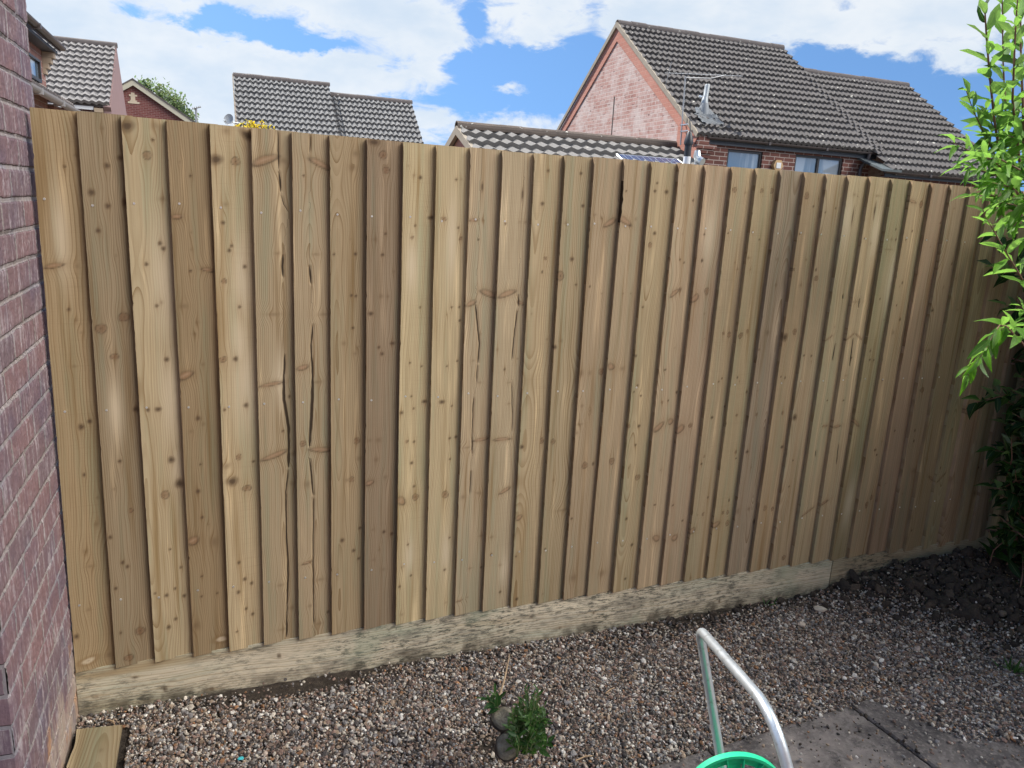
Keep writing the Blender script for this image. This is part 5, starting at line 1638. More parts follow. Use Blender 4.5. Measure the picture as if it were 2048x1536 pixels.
MB().box((-2.4, 6.9, zE - 0.065), (-1.96, yE, zE - 0.032)).build('soffit', M_FASCIA, hL)
gutter(hL, (-1.90, 6.9, zE + 0.03), (-1.90, yE + 0.02, zE + 0.03), 0.045, M_GUTTER, 'y')
mb = MB()
for k in range(4):
    mb.box((wx + 0.002, yE - 0.20 + 0.0 * k, zE - 0.07 - 0.07 * (k + 1)), (-1.98 - 0.035 * k, yE - 0.055, zE - 0.072 - 0.07 * k))
mb.build('corbel', simple('buff_corbel_brick', (0.42, 0.34, 0.26), 0.9, 0, 0.2, 8), hL)
wz0, wz1 = 2.84, 3.12
wy1 = at(0, wx + 0.02, 78, 150)[1]
mb = MB()
mb.box((wx + 0.002, wy1 - 0.9, wz1 - 0.03), (wx + 0.05, wy1, wz1))
mb.box((wx + 0.002, wy1 - 0.9, wz0), (wx + 0.05, wy1, wz0 + 0.04))
mb.box((wx + 0.002, wy1 - 0.045, wz0 + 0.04), (wx + 0.05, wy1, wz1 - 0.03))
f = mb.build('window', M_FRAME, hL)
MB().box((wx + 0.002, wy1 - 0.9, wz0 + 0.04), (wx + 0.02, wy1 - 0.045, wz1 - 0.03)).build('pane', M_GLASS, f)
g0, g1 = at(0, -1.95, 73, 185), at(0, -1.95, 141, 217)
zg = (g0[2] + g1[2]) / 2 + 0.02
yg1 = g1[1] + 0.35
gutter(hL, (-1.92, 7.0, zg), (-1.92, yg1, zg), 0.06, simple('grey_plastic_gutter', (0.30, 0.29, 0.29), 0.45, 0, 0.1, 5), 'y')
MB().add([(wx - 0.3, 7.0, zg + 0.38), (wx - 0.3, yg1, zg + 0.38), (-1.94, yg1, zg + 0.05), (-1.94, 7.0, zg + 0.05), (wx - 0.3, 7.0, zg + 0.30), (wx - 0.3, yg1, zg + 0.30), (-1.94, yg1, zg), (-1.94, 7.0, zg)],
         [(0, 3, 2, 1), (4, 5, 6, 7), (3, 7, 6, 2), (1, 2, 6, 5)]).build('lean_to_roof', M_TILE_C, hL)
nE = 57
V_, F_e = [], []
for k in range(nE):      # toothed strip of tile ends above the gutter, one sheet
    y_ = 7.0 + (yg1 - 7.1) * k / (nE - 1)
    h_ = 0.085 if k % 2 else 0.05
    V_ += [(-1.935, y_, zg + 0.03), (-1.935, y_, zg + h_), (-1.985, y_, zg + 0.03), (-1.985, y_, zg + h_ + 0.01)]
for k in range(nE - 1):
    a = 4 * k
    F_e += [(a, a + 4, a + 5, a + 1), (a + 1, a + 5, a + 7, a + 3), (a + 3, a + 7, a + 6, a + 2)]
MB().add(V_, F_e).build('eaves_tiles', M_RIDGE, hL)
MB().box((-4.0, yE - 0.04, -0.1), (-2.05, yg1 - 0.05, zg - 0.02)).build('lower_wall', M_LB, hL)

# --- unseen house added behind the camera: it takes the low half of the sky off the fence
hR = thing('rear_house', (1.8, -10.0, -0.07), 'unseen brick house added behind the viewpoint to keep low sky off the fence', 'house')
rw = [(-1.6, -0.4, 0.95, 2.1), (1.2, 2.9, 0.02, 2.15), (4.0, 5.6, 0.95, 2.1)]
wall_with_openings('front_wall', brick_material('garden_side_brick', (0.24, 0.13, 0.11), (0.30, 0.16, 0.13), (0.40, 0.35, 0.31), 'xz'), hR, -4.5, 9.5, -0.1, 4.9, -7.42, -7.2, rw)
for (a, b, c, d) in rw:
    mb = MB()
    for (u0, u1, v0, v1) in ((a, b, d - 0.06, d), (a, b, c, c + 0.06), (a, a + 0.06, c + 0.06, d - 0.06), (b - 0.06, b, c + 0.06, d - 0.06), ((a + b) / 2 - 0.03, (a + b) / 2 + 0.03, c + 0.06, d - 0.06)):
        mb.box((u0, -7.36, v0), (u1, -7.29, v1))
    f = mb.build('window', M_WHITE, hR)
    MB().box((a + 0.03, -7.33, c + 0.03), (b - 0.03, -7.32, d - 0.03)).build('pane', M_GLASS, f)
MB().prism([(-6.75, 4.72), (-10.6, 7.6), (-14.4, 4.72), (-14.4, 4.60), (-10.6, 7.46), (-6.75, 4.60)], 0, -4.8, 9.8).build('roof', M_TILE_D, hR)
mb = MB()
for x_ in (-4.5, 9.28):
    mb.prism([(-7.425, -0.1), (-14.0, -0.1), (-14.0, 4.6), (-10.6, 7.35), (-7.425, 4.9)], 0, x_, x_ + 0.22)
mb.build('gable_wall', M_LB, hR)


# ------------------------------------------------------------------ hose reel with its tube handle
M_TUBE = material('brushed_aluminium', lambda t, s: (
    t.put(s.inputs['Base Color'], t.mix(t.math('MULTIPLY', t.step(t.noise(t.coord(), 55.0, 6, 0.75), 0.52, 0.68), 0.7), t.mix(t.noise(t.scaled(t.coord(), (1, 1, 0.12)), 160.0, 4, 0.6), (0.46, 0.51, 0.56), (0.60, 0.65, 0.70)), (0.30, 0.31, 0.31))),
    setattr(s.inputs['Metallic'], 'default_value', 0.75),
    t.put(s.inputs['Roughness'], t.math('MULTIPLY_ADD', t.noise(t.coord(), 40.0, 4, 0.6), 0.25, 0.27)),
    t.put(s.inputs['Normal'], t.bump(t.noise(t.scaled(t.coord(), (1, 1, 0.1)), 240.0, 4, 0.7), 0.25, 0.001))))
M_GREEN = material('mint_green_plastic', lambda t, s: (
    t.put(s.inputs['Base Color'], t.mix(t.noise(t.coord(), 25.0, 4), (0.012, 0.42, 0.20), (0.03, 0.50, 0.26))),
    setattr(s.inputs['Roughness'], 'default_value', 0.38)))
TD = [(1404, 1290, 1.94), (1440, 1510, 1.88)]
LT, LB = deep(*TD[0]), deep(*TD[1])
RT, RB = deep(1540, 1432, 1.52), deep(1575, 1536, 1.49)
legl = (LB - LT) / np.linalg.norm(LB - LT)
legr = (RB - RT) / np.linalg.norm(RB - RT)
zlow = 0.035
Lend = LT + legl * ((zlow - LT[2]) / legl[2])
Rend = RT + legr * ((zlow - RT[2]) / legr[2])
reel = thing('hose_reel', (float((Lend[0] + Rend[0]) / 2), float((Lend[1] + Rend[1]) / 2), 0.014), 'mint green hose reel with a bent silver tube handle standing on the paving', 'hose reel')


def bend(p0, p1, p2, rad, n=7):
    a = (p0 - p1) / np.linalg.norm(p0 - p1)
    b = (p2 - p1) / np.linalg.norm(p2 - p1)
    s_, e_ = p1 + a * rad, p1 + b * rad
    return [(1 - t) ** 2 * s_ + 2 * t * (1 - t) * p1 + t * t * e_ for t in np.linspace(0, 1, n)]


LC, RC = deep(1398, 1256, 1.93), deep(1545, 1425, 1.51)
path = [Lend, LT] + bend(LT, LC, RC, 0.042, 9) + bend(LC, RC, RB, 0.085, 9) + [RB, Rend]
mb = MB()
mb.tube(path, 0.0118, 16)
mb.build('handle', M_TUBE, reel)
axis = RB - LB
axis[2] = 0
axis /= np.linalg.norm(axis)
side = np.cross((0, 0, 1.0), axis)
# the rim of the far flange tops out at this pixel
rim_top = deep(1478, 1503, 1.79)
R0 = 0.125
hub = rim_top - np.array([0, 0, R0])
hub2 = hub + axis * 0.17


def flange(c, inward, name='flange'):
    mb = MB()
    N = 64
    up = np.array([0, 0, 1.0])
    inn = axis * inward

    def ringp(rad, t, o):
        return c + rad * (math.cos(t) * side + math.sin(t) * up) + inn * o
    # outer rim band (a shallow tray turned inwards) and the disc with eight windows
    for (ra, rb, oa, ob) in ((R0, R0, 0.0, 0.016), (R0, R0 - 0.007, 0.016, 0.016), (R0 - 0.007, R0 - 0.007, 0.016, 0.004), (R0, R0 - 0.03, 0.0, 0.0), (R0 - 0.007, R0 - 0.03, 0.004, 0.004),
                             (0.062, 0.0, 0.004, 0.004), (0.062, 0.0, 0.0, 0.0), (0.062, 0.062, 0.0, 0.03), (0.055, 0.055, 0.0, 0.03), (0.062, 0.055, 0.03, 0.03)):
        vs, fs = [], []
        for k in range(N):
            t = 2 * math.pi * k / N
            vs += [ringp(ra, t, oa), ringp(rb, t, ob)]
        for k in range(N):
            a, b = 2 * k, 2 * ((k + 1) % N)
            fs.append((a, a + 1, b + 1, b))
        mb.add(vs, fs, 0, False)
    for w in range(8):      # webs between the windows, each with an upstanding rib
        t0 = 2 * math.pi * w / 8 + 0.1
        dt = 0.17
        a = [ringp(R0 - 0.03, t0 - dt, 0.004), ringp(R0 - 0.03, t0 + dt, 0.004), ringp(0.062, t0 + dt * 1.5, 0.004), ringp(0.062, t0 - dt * 1.5, 0.004)]
        b = [ringp(R0 - 0.03, t0 - dt, 0.0), ringp(R0 - 0.03, t0 + dt, 0.0), ringp(0.062, t0 + dt * 1.5, 0.0), ringp(0.062, t0 - dt * 1.5, 0.0)]
        mb.add(a + b, [(0, 1, 2, 3), (7, 6, 5, 4), (0, 3, 7, 4), (1, 5, 6, 2)])
        for e in (-dt, dt):
            p = [ringp(R0 - 0.007, t0 + e, 0.004), ringp(R0 - 0.007, t0 + e, 0.014), ringp(0.062, t0 + e * 1.5, 0.02), ringp(0.062, t0 + e * 1.5, 0.004)]
            p2 = [q + side * 0.0025 for q in p]
            mb.add(p + p2, [(0, 1, 2, 3), (7, 6, 5, 4), (0, 4, 5, 1), (1, 5, 6, 2)])
    return mb.build(name, M_GREEN, reel)


flange(hub, 1.0)
flange(hub2, -1.0)
mb = MB()
mb.tube([hub + axis * 0.002, hub2 - axis * 0.002], 0.050, 24)
mb.build('drum', M_GREEN, reel)
mb = MB()
pts_ = []
for k in range(5 * 24):
    t = 2 * math.pi * k / 24
    pts_.append(hub + axis * (0.028 + 0.022 * k / 24) + 0.060 * (math.cos(t) * side + math.sin(t) * np.array([0, 0, 1.0])))
mb.tube(pts_, 0.0075, 8)
mb.build('hose', simple('dark_green_hose', (0.02, 0.10, 0.05), 0.5), reel)
mb = MB()
mb.tube([hub2 + axis * 0.001, hub2 + axis * 0.05], 0.016, 12)
mb.tube([hub2 + axis * 0.045, hub2 + axis * 0.045 + side * 0.06 + (0, 0, -0.05), hub2 + axis * 0.09 + side * 0.06 + (0, 0, -0.05)], 0.009, 10)
mb.build('crank', M_GREEN, reel)
mb = MB()
for e in (Lend, Rend):
    mb.tube([e - side * 0.15 + (0, 0, -0.006), e + side * 0.15 + (0, 0, -0.006)], 0.014, 10)
mb.tube([Lend, Rend], 0.012, 10)
mb.tube([hub - axis * 0.03, hub - axis * 0.001], 0.014, 10)
mb.build('foot_frame', M_GREEN, reel)


# ------------------------------------------------------------------ leaves and shrubs
def leaf_material(name, c1, c2, trans, spec=0.35, rough=0.42):
    mt = bpy.data.materials.new(name)
    mt.use_nodes = True
    t = NT(mt.node_tree)
    s = mt.node_tree.nodes['Principled BSDF']
    out = mt.node_tree.nodes['Material Output']
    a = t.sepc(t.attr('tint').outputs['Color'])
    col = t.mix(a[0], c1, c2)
    geo = t.node('ShaderNodeNewGeometry')
    back = t.mix(0.55, col, (0.20, 0.27, 0.20))
    col = t.mix(t.math('MULTIPLY', geo.outputs['Backfacing'], 1.0), col, back)
    col = t.mix(t.math('MULTIPLY', t.step(a[1], 0.12, 0.0), 0.35), col, (0.24, 0.30, 0.13))     # midrib
    t.put(s.inputs['Base Color'], col)
    s.inputs['Roughness'].default_value = rough
    s.inputs['Specular IOR Level'].default_value = spec
    tr = t.node('ShaderNodeBsdfTranslucent')
    t.put(tr.inputs['Color'], t.mix(1.0, col, trans, 'MULTIPLY'))
    mx = t.node('ShaderNodeMixShader')
    mx.inputs[0].default_value = 0.42
    t.links.new(s.outputs[0], mx.inputs[1])
    t.links.new(tr.outputs[0], mx.inputs[2])
    t.links.new(mx.outputs[0], out.inputs['Surface'])
    return mt


class Leaves:
    ST = np.array([0.0, 0.12, 0.32, 0.55, 0.78, 1.0])

    def __init__(self, seed=1):
        self.V, self.F, self.C = [], [], []
        self.n = 0
        self.r = np.random.default_rng(seed)

    def leaf(self, p, d, up, length, width, droop=0.25, fold=0.25, tint=None):
        d = np.array(d, float)
        d /= np.linalg.norm(d) + 1e-9
        up = np.array(up, float)
        s = np.cross(d, up)
        s /= np.linalg.norm(s) + 1e-9
        n = np.cross(s, d)
        tint = self.r.random() if tint is None else tint
        wv = np.sin(math.pi * self.ST ** 0.85) ** 0.9 * width / 2
        wv[0] = width * 0.03
        wv[-1] = 0.0005
        v, c = [], []
        for t, w in zip(self.ST, wv):
            ctr = p + d * (length * (t - 0.18 * droop * t * t)) - n * (droop * length * t * t * 0.6)
            e = n * (w * fold * 2)
            wavy = n * (w * 0.25 * math.sin(t * 9 + tint * 20))
            v += [ctr - s * w + e + wavy, ctr, ctr + s * w + e - wavy]
            c += [(tint, 1.0, 0, 1), (tint, 0.0, 0, 1), (tint, 1.0, 0, 1)]
        f = []
        for k in range(len(self.ST) - 1):
            a = self.n + 3 * k
            f += [(a, a + 1, a + 4, a + 3), (a + 1, a + 2, a + 5, a + 4)]
        self.V += v
        self.C += c
        self.F += f
        self.n += len(v)

    def shoot(self, pts, ln, n, spread=0.9, ratio=0.30, taper=0.5, droop=0.3, start=0.1, facing=None, jitter=0.3, tint=None):
        """leaves set alternately along a stem"""
        pts = [np.array(p, float) for p in pts]
        seg = [np.linalg.norm(pts[i + 1] - pts[i]) for i in range(len(pts) - 1)]
        tot = sum(seg)
        ang = self.r.uniform(0, 6.28)
        for k in range(n):
            t = (start + (1 - start) * (k + 0.5) / n) * tot
            i = 0
            while i < len(seg) - 1 and t > seg[i]:
                t -= seg[i]
                i += 1
            d = (pts[i + 1] - pts[i]) / (seg[i] + 1e-9)
            p = pts[i] + d * t
            ang += 2.4
            a = np.cross(d, (0.3, 0.5, 0.8))
            a /= np.linalg.norm(a)
            b = np.cross(d, a)
            o = a * math.cos(ang) + b * math.sin(ang)
            frac = k / max(1, n - 1)
            sp = spread * (1 - 0.45 * frac)
            dd = d * (1 - sp * 0.55) + o * sp + self.r.normal(0, jitter * 0.4, 3)
            L = ln * (1 - taper * frac ** 2) * self.r.uniform(0.75, 1.15)
            up = np.array([0, 0, 1.0]) + self.r.normal(0, 0.35, 3) if facing is None else np.array(facing) + self.r.normal(0, 0.3, 3)
            self.leaf(p, dd, up, L, L * ratio * self.r.uniform(0.85, 1.15), droop * self.r.uniform(0.5, 1.6), self.r.uniform(0.1, 0.4), tint if tint is None else np.clip(tint + self.r.normal(0, .2), 0, 1))

    def build(self, name, mat, parent):
        me = quad_mesh(name, np.array(self.V), np.array(self.F), mat, {'tint': np.array(self.C)}, True)
        return link(name, me, parent)


M_LEAF = leaf_material('shrub_leaves', (0.012, 0.036, 0.012), (0.095, 0.215, 0.022), (2.1, 2.6, 0.8), 0.25, 0.5)  # the dark end of the tint paints shade onto shaded leaves
M_STEM = simple('reddish_shrub_stems', (0.20, 0.105, 0.075), 0.7, 0, 0.3, 30)

shrub = thing('leafy_shrub', (3.55, -0.45, 0.0), 'tall leafy green shrub with reddish stems overhanging the right end of the fence', 'shrub')
lv = Leaves(11)
st = MB()


def sprig(pix, depth_y, ln, n, r0=0.004, **kw):
    """a surveyed shoot: pixels on vertical planes parallel to the fence, at their own distances"""
    ys_ = depth_y if isinstance(depth_y, (list, tuple)) else [depth_y] * len(pix)
    pts = [at(1, y, *p) for p, y in zip(pix, ys_)]
    st.tube(pts, [r0 * (1 - 0.65 * k / (len(pts) - 1)) for k in range(len(pts))], 6, caps=False)
    lv.shoot(pts, ln, n, **kw)
    return pts


# upright shoots against the sky
sprig([(2030, 430), (2004, 330), (1990, 250), (1979, 150), (1972, 60), (1969, 5)], [-.42, -.44, -.46, -.48, -.50, -.52], 0.118, 30, 0.006, spread=0.95, ratio=0.36, taper=0.35, droop=0.2, start=0.0)
sprig([(2040, 420), (2012, 240), (2006, 120), (2004, -40)], [-.36, -.38, -.40, -.42], 0.115, 24, 0.005, spread=0.9, ratio=0.34, droop=0.2)
sprig([(2060, 420), (2047, 240), (2042, 120), (2040, -60)], [-.5, -.5, -.5, -.5], 0.122, 30, 0.006, spread=0.95, ratio=0.36, droop=0.25)
sprig([(2040, 330), (2025, 200), (2030, 80), (2036, -20)], [-.46, -.5, -.54, -.56], 0.118, 22, 0.005, spread=0.95, ratio=0.36, droop=0.25)
sprig([(2000, 330), (1970, 270), (1948, 225), (1931, 178)], [-.40, -.42, -.44, -.46], 0.095, 18, 0.003, spread=0.85, ratio=0.32, taper=0.45, droop=0.15)
sprig([(2010, 300), (1985, 250), (1972, 215)], [-.40, -.42, -.44], 0.12, 14, 0.003, spread=0.9, ratio=0.34)
# the bright drooping layers over the fence top
for (pix, yy_, n_) in (([(2030, 360), (1985, 320), (1935, 300), (1905, 285)], -.52, 13), ([(2040, 400), (1990, 350), (1945, 335), (1920, 335)], -.48, 13), ([(2045, 430), (2000, 395), (1965, 385), (1945, 390)], -.46, 13),
                       ([(2060, 330), (2020, 300), (1990, 290), (1965, 290)], -.42, 12), ([(2070, 440), (2030, 410), (2005, 405), (1985, 415)], -.5, 13), ([(2070, 300), (2040, 280), (2015, 270)], -.55, 10), ([(2075, 380), (2040, 355), (2015, 350)], -.58, 11),
                       ([(2080, 470), (2048, 445), (2020, 445)], -.45, 10), ([(2040, 340), (2000, 318), (1960, 315)], -.56, 11), ([(2080, 260), (2050, 230), (2030, 215)], -.40, 9), ([(2060, 410), (2025, 375), (1985, 365)], -.60, 11)):
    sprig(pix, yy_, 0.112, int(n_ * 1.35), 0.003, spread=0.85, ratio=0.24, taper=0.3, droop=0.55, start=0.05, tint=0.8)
# the sprigs hanging lower in the sun
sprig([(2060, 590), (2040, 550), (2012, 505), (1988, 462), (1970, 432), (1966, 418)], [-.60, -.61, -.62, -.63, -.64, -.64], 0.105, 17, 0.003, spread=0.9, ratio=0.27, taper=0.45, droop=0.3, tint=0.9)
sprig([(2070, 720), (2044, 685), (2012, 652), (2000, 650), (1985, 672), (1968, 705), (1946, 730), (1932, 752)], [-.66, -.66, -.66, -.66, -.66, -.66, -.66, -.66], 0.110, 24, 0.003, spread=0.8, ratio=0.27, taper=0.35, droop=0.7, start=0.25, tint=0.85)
sprig([(2070, 660), (2055, 630), (2040, 610)], [-.62, -.62, -.62], 0.10, 9, 0.002, droop=0.4, tint=0.8)
# leaves near the boards, their shade painted in by the darkest tint
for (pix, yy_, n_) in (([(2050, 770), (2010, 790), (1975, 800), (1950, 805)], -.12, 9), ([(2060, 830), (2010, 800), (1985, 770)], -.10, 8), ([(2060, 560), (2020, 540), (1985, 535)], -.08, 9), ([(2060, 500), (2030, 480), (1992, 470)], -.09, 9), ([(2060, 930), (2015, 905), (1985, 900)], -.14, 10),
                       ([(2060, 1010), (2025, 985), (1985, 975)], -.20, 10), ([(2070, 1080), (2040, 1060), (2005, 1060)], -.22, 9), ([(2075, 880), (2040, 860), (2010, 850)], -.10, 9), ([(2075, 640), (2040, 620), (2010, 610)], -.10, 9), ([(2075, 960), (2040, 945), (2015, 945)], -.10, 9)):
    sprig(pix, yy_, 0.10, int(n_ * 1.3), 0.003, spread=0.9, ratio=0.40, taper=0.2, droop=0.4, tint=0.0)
# the body of the shrub beyond the edge of the picture
r = np.random.default_rng(17)
blobs = [((3.90, -0.40, 1.45), (0.62, 0.40, 1.0)), ((4.25, -0.85, 1.15), (0.85, 0.62, 1.05)), ((3.55, -0.20, 0.66), (0.36, 0.13, 0.66)), ((3.52, -0.13, 1.30), (0.24, 0.07, 0.36)), ((4.0, -0.55, 2.25), (0.62, 0.35, 0.55)), ((3.85, -1.45, 1.2), (0.85, 0.62, 1.15)), ((4.6, -1.0, 2.0), (0.8, 0.7, 0.8)), ((3.6, -0.75, 1.7), (0.45, 0.35, 0.6))]
root = np.array([4.0, -0.55, 0.0])
for (c, rad) in blobs:
    c, rad = np.array(c), np.array(rad)
    nsh = int(300 * rad[0] * rad[2] / 0.6) * (1 if c[1] < -0.3 else 3)
    for _ in range(nsh):
        u = r.normal(0, 1, 3)
        u /= np.linalg.norm(u)
        rho = r.uniform(0.45, 1.0) ** 0.6
        e = c + u * rad * rho
        if e[1] > -0.045 or e[2] < 0.05:
            continue
        d = u * np.array([1, 0.8, 0.6]) + np.array([0, 0, 0.45]) + r.normal(0, 0.3, 3)
        d /= np.linalg.norm(d)
        L = r.uniform(0.14, 0.26)
        b = e - d * L
        st.tube([b, (b + e) / 2 + r.normal(0, 0.01, 3), e], [0.004, 0.003, 0.0015], 5, caps=False)
        lv.shoot([b, (b + e) / 2, e], 0.14 if c[1] < -0.3 else 0.10, 8, spread=0.9, ratio=0.36, droop=0.35, tint=0.35 if c[1] < -0.3 else 0.0)  # blobs near the fence get the darkest tint in place of shade
for k in range(16):
    c, rad = blobs[k % len(blobs)]
    e = np.array(c) + r.normal(0, 0.35, 3) * np.array(rad)
    e[1] = min(e[1], -0.08)
    mid = root * 0.5 + e * 0.5 + r.normal(0, 0.06, 3)
    mid[1] = min(mid[1], -0.06)
    s0_ = root + np.array([r.normal(0, 0.09), r.normal(0, 0.07), -0.04])
    st.tube([s0_, s0_ * 0.6 + mid * 0.4, mid, e], [0.022, 0.017, 0.012, 0.005], 7)
st.build('branches', M_STEM, shrub)
lv.build('foliage', M_LEAF, shrub)

# ------------------------------------------------------------------ the cut stump with new shoots
sx, sy = 0.80, -0.465
stump = thing('shrub_stump', (sx, sy, -0.02), 'pair of sawn shrub stumps with fresh green shoots sprouting out of the gravel', 'stump')
M_BARK = simple('dark_wet_bark', (0.045, 0.034, 0.028), 0.9, 0, 0.5, 40, 0.8)


def cut_build(t, s):
    co = t.coord()
    n = t.noise(co, 45.0, 4, 0.6)
    t.put(s.inputs['Base Color'], t.ramp(n, [(0.3, (0.12, 0.10, 0.075)), (0.55, (0.23, 0.20, 0.145)), (0.8, (0.36, 0.32, 0.24))]))
    s.inputs['Roughness'].default_value = 0.9
    t.put(s.inputs['Normal'], t.bump(t.noise(co, 200.0, 4, 0.6), 0.6, 0.003))


M_CUT = material('old_sawn_wood', cut_build)


def cut_branch(p0, p1, r0, r1, seed):
    r = np.random.default_rng(seed)
    mb = MB()
    p0, p1 = np.array(p0), np.array(p1)
    pts = [p0 + (p1 - p0) * t + r.normal(0, 0.0015, 3) for t in np.linspace(0, 1, 7)]
    mb.tube(pts, [r0 + (r1 - r0) * t + r.normal(0, 0.001) for t in np.linspace(0, 1, 7)], 14, caps=False)
    o = mb.build('stub', M_BARK, stump)
    d = (p1 - p0) / np.linalg.norm(p1 - p0)
    a = np.cross(d, (0.2, 1, 0.1))
    a /= np.linalg.norm(a)
    b = np.cross(d, a)
    V = [p1 + d * 0.004]
    for q in range(1, 5):
        for k in range(18):
            t = 2 * math.pi * k / 18
            rr_ = r1 * (q / 4) * (1.0 + 0.05 * math.sin(3 * t + seed)) * (1.03 if q == 4 else 1)
            V.append(pts[-1] + d * (0.004 if q < 4 else -0.002) + (a * math.cos(t) + b * math.sin(t)) * rr_ + d * r.normal(0, 0.0006))
    f = [(0, 1 + k, 1 + (k + 1) % 18) for k in range(18)]
    for q in range(3):
        f += [(1 + q * 18 + k, 1 + (q + 1) * 18 + k, 1 + (q + 1) * 18 + (k + 1) % 18, 1 + q * 18 + (k + 1) % 18) for k in range(18)]
    MB().add(V, f).build('sawn_face', M_CUT, o)


tp = deep(1004, 1436, 2.06)
cut_branch(tp + np.array([0.05, 0.12, -0.10]), tp, 0.034, 0.0285, 3)
bp = deep(1016, 1492, 2.02)
cut_branch(bp + np.array([0.04, 0.10, -0.09]), bp, 0.036, 0.031, 5)
tp3 = deep(1007, 1404, 2.13)
cut_branch(tp3 + np.array([0.02, 0.03, -0.12]), tp3, 0.010, 0.0075, 8)
M_DRY = simple('dry_twig', (0.40, 0.28, 0.17), 0.8, 0, 0.25, 40)
MB().tube([deep(996, 1400, 2.14), deep(1008, 1362, 2.17), deep(1014, 1335, 2.20), deep(1019, 1309, 2.22)], [0.0035, 0.003, 0.0024, 0.0015], 6).build('dry_twig', M_DRY, stump)
M_SHOOT = leaf_material('young_shoot_leaves', (0.022, 0.066, 0.020), (0.072, 0.155, 0.035), (1.8, 2.2, 1.0))
ls = Leaves(5)
sm_ = MB()
r = np.random.default_rng(77)
SH = [([(1000, 1420), (985, 1405), (972, 1400)], 2.06, 2.05, 7, 0.048, .1), ([(1000, 1410), (992, 1392), (988, 1384)], 2.08, 2.07, 5, 0.044, .1), ([(1035, 1490), (1028, 1466), (1018, 1458)], 1.96, 1.93, 5, 0.038, .15), ([(1036, 1500), (1038, 1480), (1034, 1470)], 1.93, 1.90, 4, 0.040, .1)]
for k in range(62):
    bx_, by_ = r.uniform(1030, 1074), r.uniform(1440, 1512)
    tx_, ty_ = bx_ + r.normal(7, 17), by_ - r.uniform(12, 84)
    tx_, ty_ = max(1022, min(tx_, 1096)), max(ty_, 1366)
    dd_ = r.uniform(1.95, 2.06)
    SH.append(([(bx_, by_), ((bx_ + tx_) / 2 + r.normal(0, 4), (by_ + ty_) / 2), (tx_, ty_)], dd_, dd_ - r.uniform(0.0, 0.05), int(r.integers(5, 9)), r.uniform(0.018, 0.036), float(np.clip(r.normal(.4, .25), 0, 1))))
for (pix, d0, d1, n_, L, tn) in SH:
    k = len(pix)
    pts = [deep(p[0], p[1], d0 + (d1 - d0) * j / (k - 1)) for j, p in enumerate(pix)]
    sm_.tube(pts, [0.0018, 0.0014, 0.0010, 0.0008][:k], 5, caps=False)
    ls.shoot(pts, L, n_, spread=0.9, ratio=0.42, taper=0.3, droop=0.25, start=0.0, tint=tn)
sm_.build('stems', simple('green_stem', (0.13, 0.17, 0.06), 0.6, 0, 0.2, 20), stump)
ls.build('foliage', M_SHOOT, stump)

# a blade of weed at the foot of the gravel board and one tuft near the shrub
def weed(name, px, py, n, h, seed, label):
    p = at(2, 0.01, px, py)
    p[2] = float(soil_height(p[0], p[1])) + 0.004
    r = np.random.default_rng(seed)
    L = Leaves(seed)
    for _ in range(n):
        d = np.array([r.normal(0, .5), r.normal(0, .4) - .1, 1.0])
        L.leaf(p + np.array([r.normal(0, .012), r.normal(0, .008) - 0.01, 0]), d, (r.normal(), r.normal(), .2), h * r.uniform(.6, 1.2), h * 0.12, 0.4, 0.2, 0.4)
    me = quad_mesh(name, np.array(L.V), np.array(L.F), M_SHOOT, {'tint': np.array(L.C)}, True)
    return tag(link(name, me), label, 'weed')


weed('weed', 1530, 1208, 5, 0.045, 3, 'single small green weed against the gravel board near its joint')
weed('weed', 2022, 1345, 26, 0.07, 4, 'dark green grassy tuft among soil clods at the right edge')


def twig(px0, py0, px1, py1, label, seed):
    a, b = at(2, 0.0, px0, py0), at(2, 0.0, px1, py1)
    for p in (a, b):
        p[2] = float(soil_height(p[0], p[1])) + 0.014
    m_ = (a + b) / 2 + np.array([0.004, 0.003, 0.004])
    o = MB().tube([a, m_, b], [0.0026, 0.0024, 0.0014], 6).build('twig', M_DRY)
    return tag(o, label, 'twig')


twig(1210, 1395, 1228, 1383, 'short pale twig on gravel right of the sprouting stump', 1)
twig(1605, 1395, 1622, 1403, 'thin pale twig on gravel right of the tube handle', 2)
twig(215, 1447, 232, 1462, 'split pale twig on gravel above the board off-cut', 3)
twig(1150, 1532, 1186, 1522, 'grey brown twig at the bottom of the picture below the stump', 4)

# ------------------------------------------------------------------ tree behind the red gable and forsythia behind the fence
M_TREE = leaf_material('spring_tree_leaves', (0.13, 0.17, 0.07), (0.23, 0.265, 0.12), (1.1, 1.3, 0.9), 0.2, 0.6)


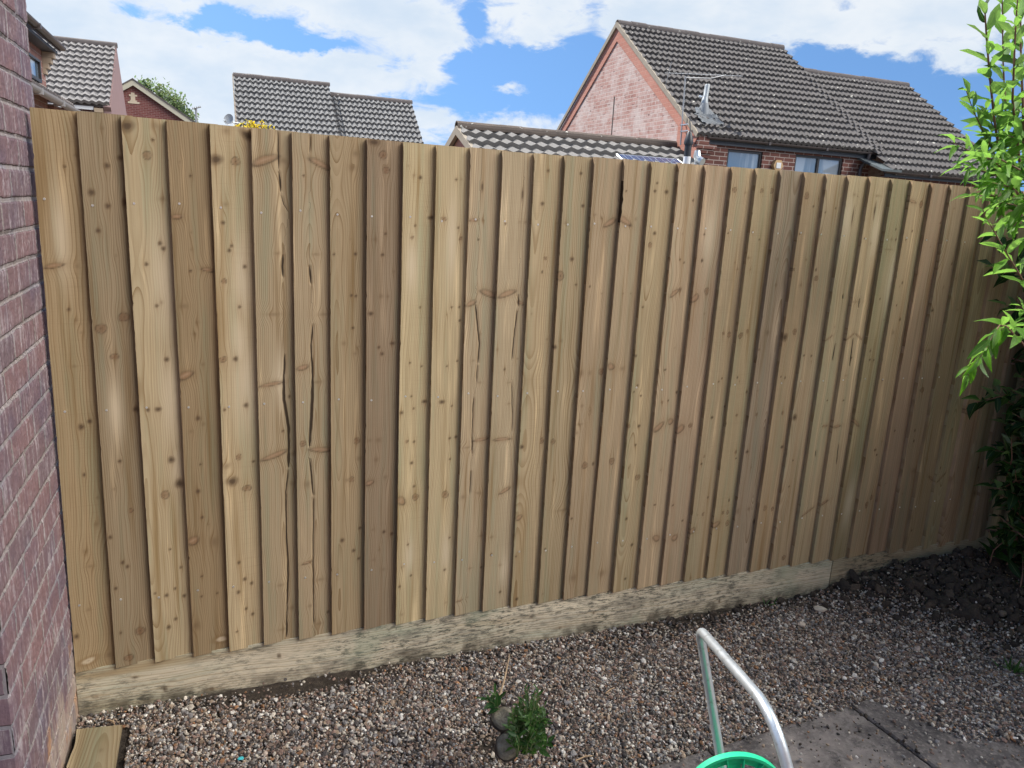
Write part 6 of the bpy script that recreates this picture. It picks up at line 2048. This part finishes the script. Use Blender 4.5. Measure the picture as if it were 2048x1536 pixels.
def tree(name, base, height, crown_c, blobs_, nleaf, lsz, label, seed, mat):
    th = thing(name, base, label, 'tree')
    r = np.random.default_rng(seed)
    tm = MB()
    base = np.array(base, float)
    fork = base + np.array([0, 0, height * 0.38])
    tm.tube([base, base * 0.5 + fork * 0.5 + (0.05, 0, 0), fork], [0.22, 0.18, 0.15], 9)
    L = Leaves(seed)
    for (c, rad) in blobs_:
        c, rad = np.array(c, float), np.array(rad, float)
        tm.tube([fork, (fork + c) / 2 + r.normal(0, .2, 3), c], [0.11, 0.07, 0.03], 6)
        for _ in range(5):
            e = c + r.normal(0, 0.5, 3) * rad
            tm.tube([c, (c + e) / 2 + r.normal(0, .08, 3), e], [0.03, 0.02, 0.01], 5, caps=False)
        for _ in range(nleaf):
            u = r.normal(0, 1, 3)
            u /= np.linalg.norm(u)
            cl = c + u * rad * r.uniform(0.3, 1.0) ** 0.5
            for _ in range(6):
                L.leaf(cl + r.normal(0, lsz * 1.1, 3), r.normal(0, 1, 3), r.normal(0, 1, 3) + (0, 0, .6), lsz * r.uniform(.7, 1.3), lsz * 0.6, 0.2, 0.15)
    tm.build('trunk', simple('grey_brown_bark', (0.12, 0.10, 0.08), 0.9, 0, 0.3, 10), th)
    L.build('crown', mat, th)
    return th


ty = 58.0
bl = []
for (px, py, rx, rz) in ((318, 190, 30, 20), (292, 178, 12, 10), (345, 205, 24, 16), (352, 222, 30, 18), (372, 238, 18, 12), (330, 225, 30, 20)):
    c = at(1, ty, px, py)
    u_ = at(1, ty, px + 10, py)[0] - c[0]
    bl.append((c, (rx * u_ / 11.5, rx * u_ / 11.5, rz * u_ / 11.5)))
tb = at(1, ty, 335, 240)
tree('round_tree', (tb[0], ty, -0.07), 6.0, None, bl, 62, 0.22, 'pale green tree in spring leaf behind the red gable', 8, M_TREE)

M_YELLOW = leaf_material('forsythia_flowers', (0.80, 0.58, 0.005), (0.90, 0.72, 0.01), (1.0, 0.95, 0.5), 0.2, 0.6)
fc = at(1, 1.6, 500, 252)
fs_ = thing('yellow_shrub', (fc[0], 1.6, -0.07), 'bright yellow flowering shrub top just showing over the fence', 'shrub')
L = Leaves(19)
sm_ = MB()
r = np.random.default_rng(19)
for k in range(46):
    a = r.uniform(0, 6.28)
    rad = abs(r.normal(0, 0.055))
    topz = fc[2] + 0.012 - rad * 0.22 + r.normal(0, 0.012)
    e = np.array([fc[0] + 0.012 + rad * math.cos(a) * 1.25, 1.6 + rad * math.sin(a), topz])
    b = np.array([fc[0] + r.normal(0, .03), 1.6 + r.normal(0, .03), -0.07])
    mid = (b + e) / 2 + np.array([r.normal(0, .04), r.normal(0, .04), 0.2])
    sm_.tube([b, mid, e], [0.006, 0.004, 0.0015], 5, caps=False)
    L.shoot([mid * 0.35 + e * 0.65, e], 0.022, 40, spread=1.0, ratio=0.5, taper=0.2, droop=0.2, start=0.0)
sm_.build('stems', M_STEM, fs_)
L.build('flowers', M_YELLOW, fs_)
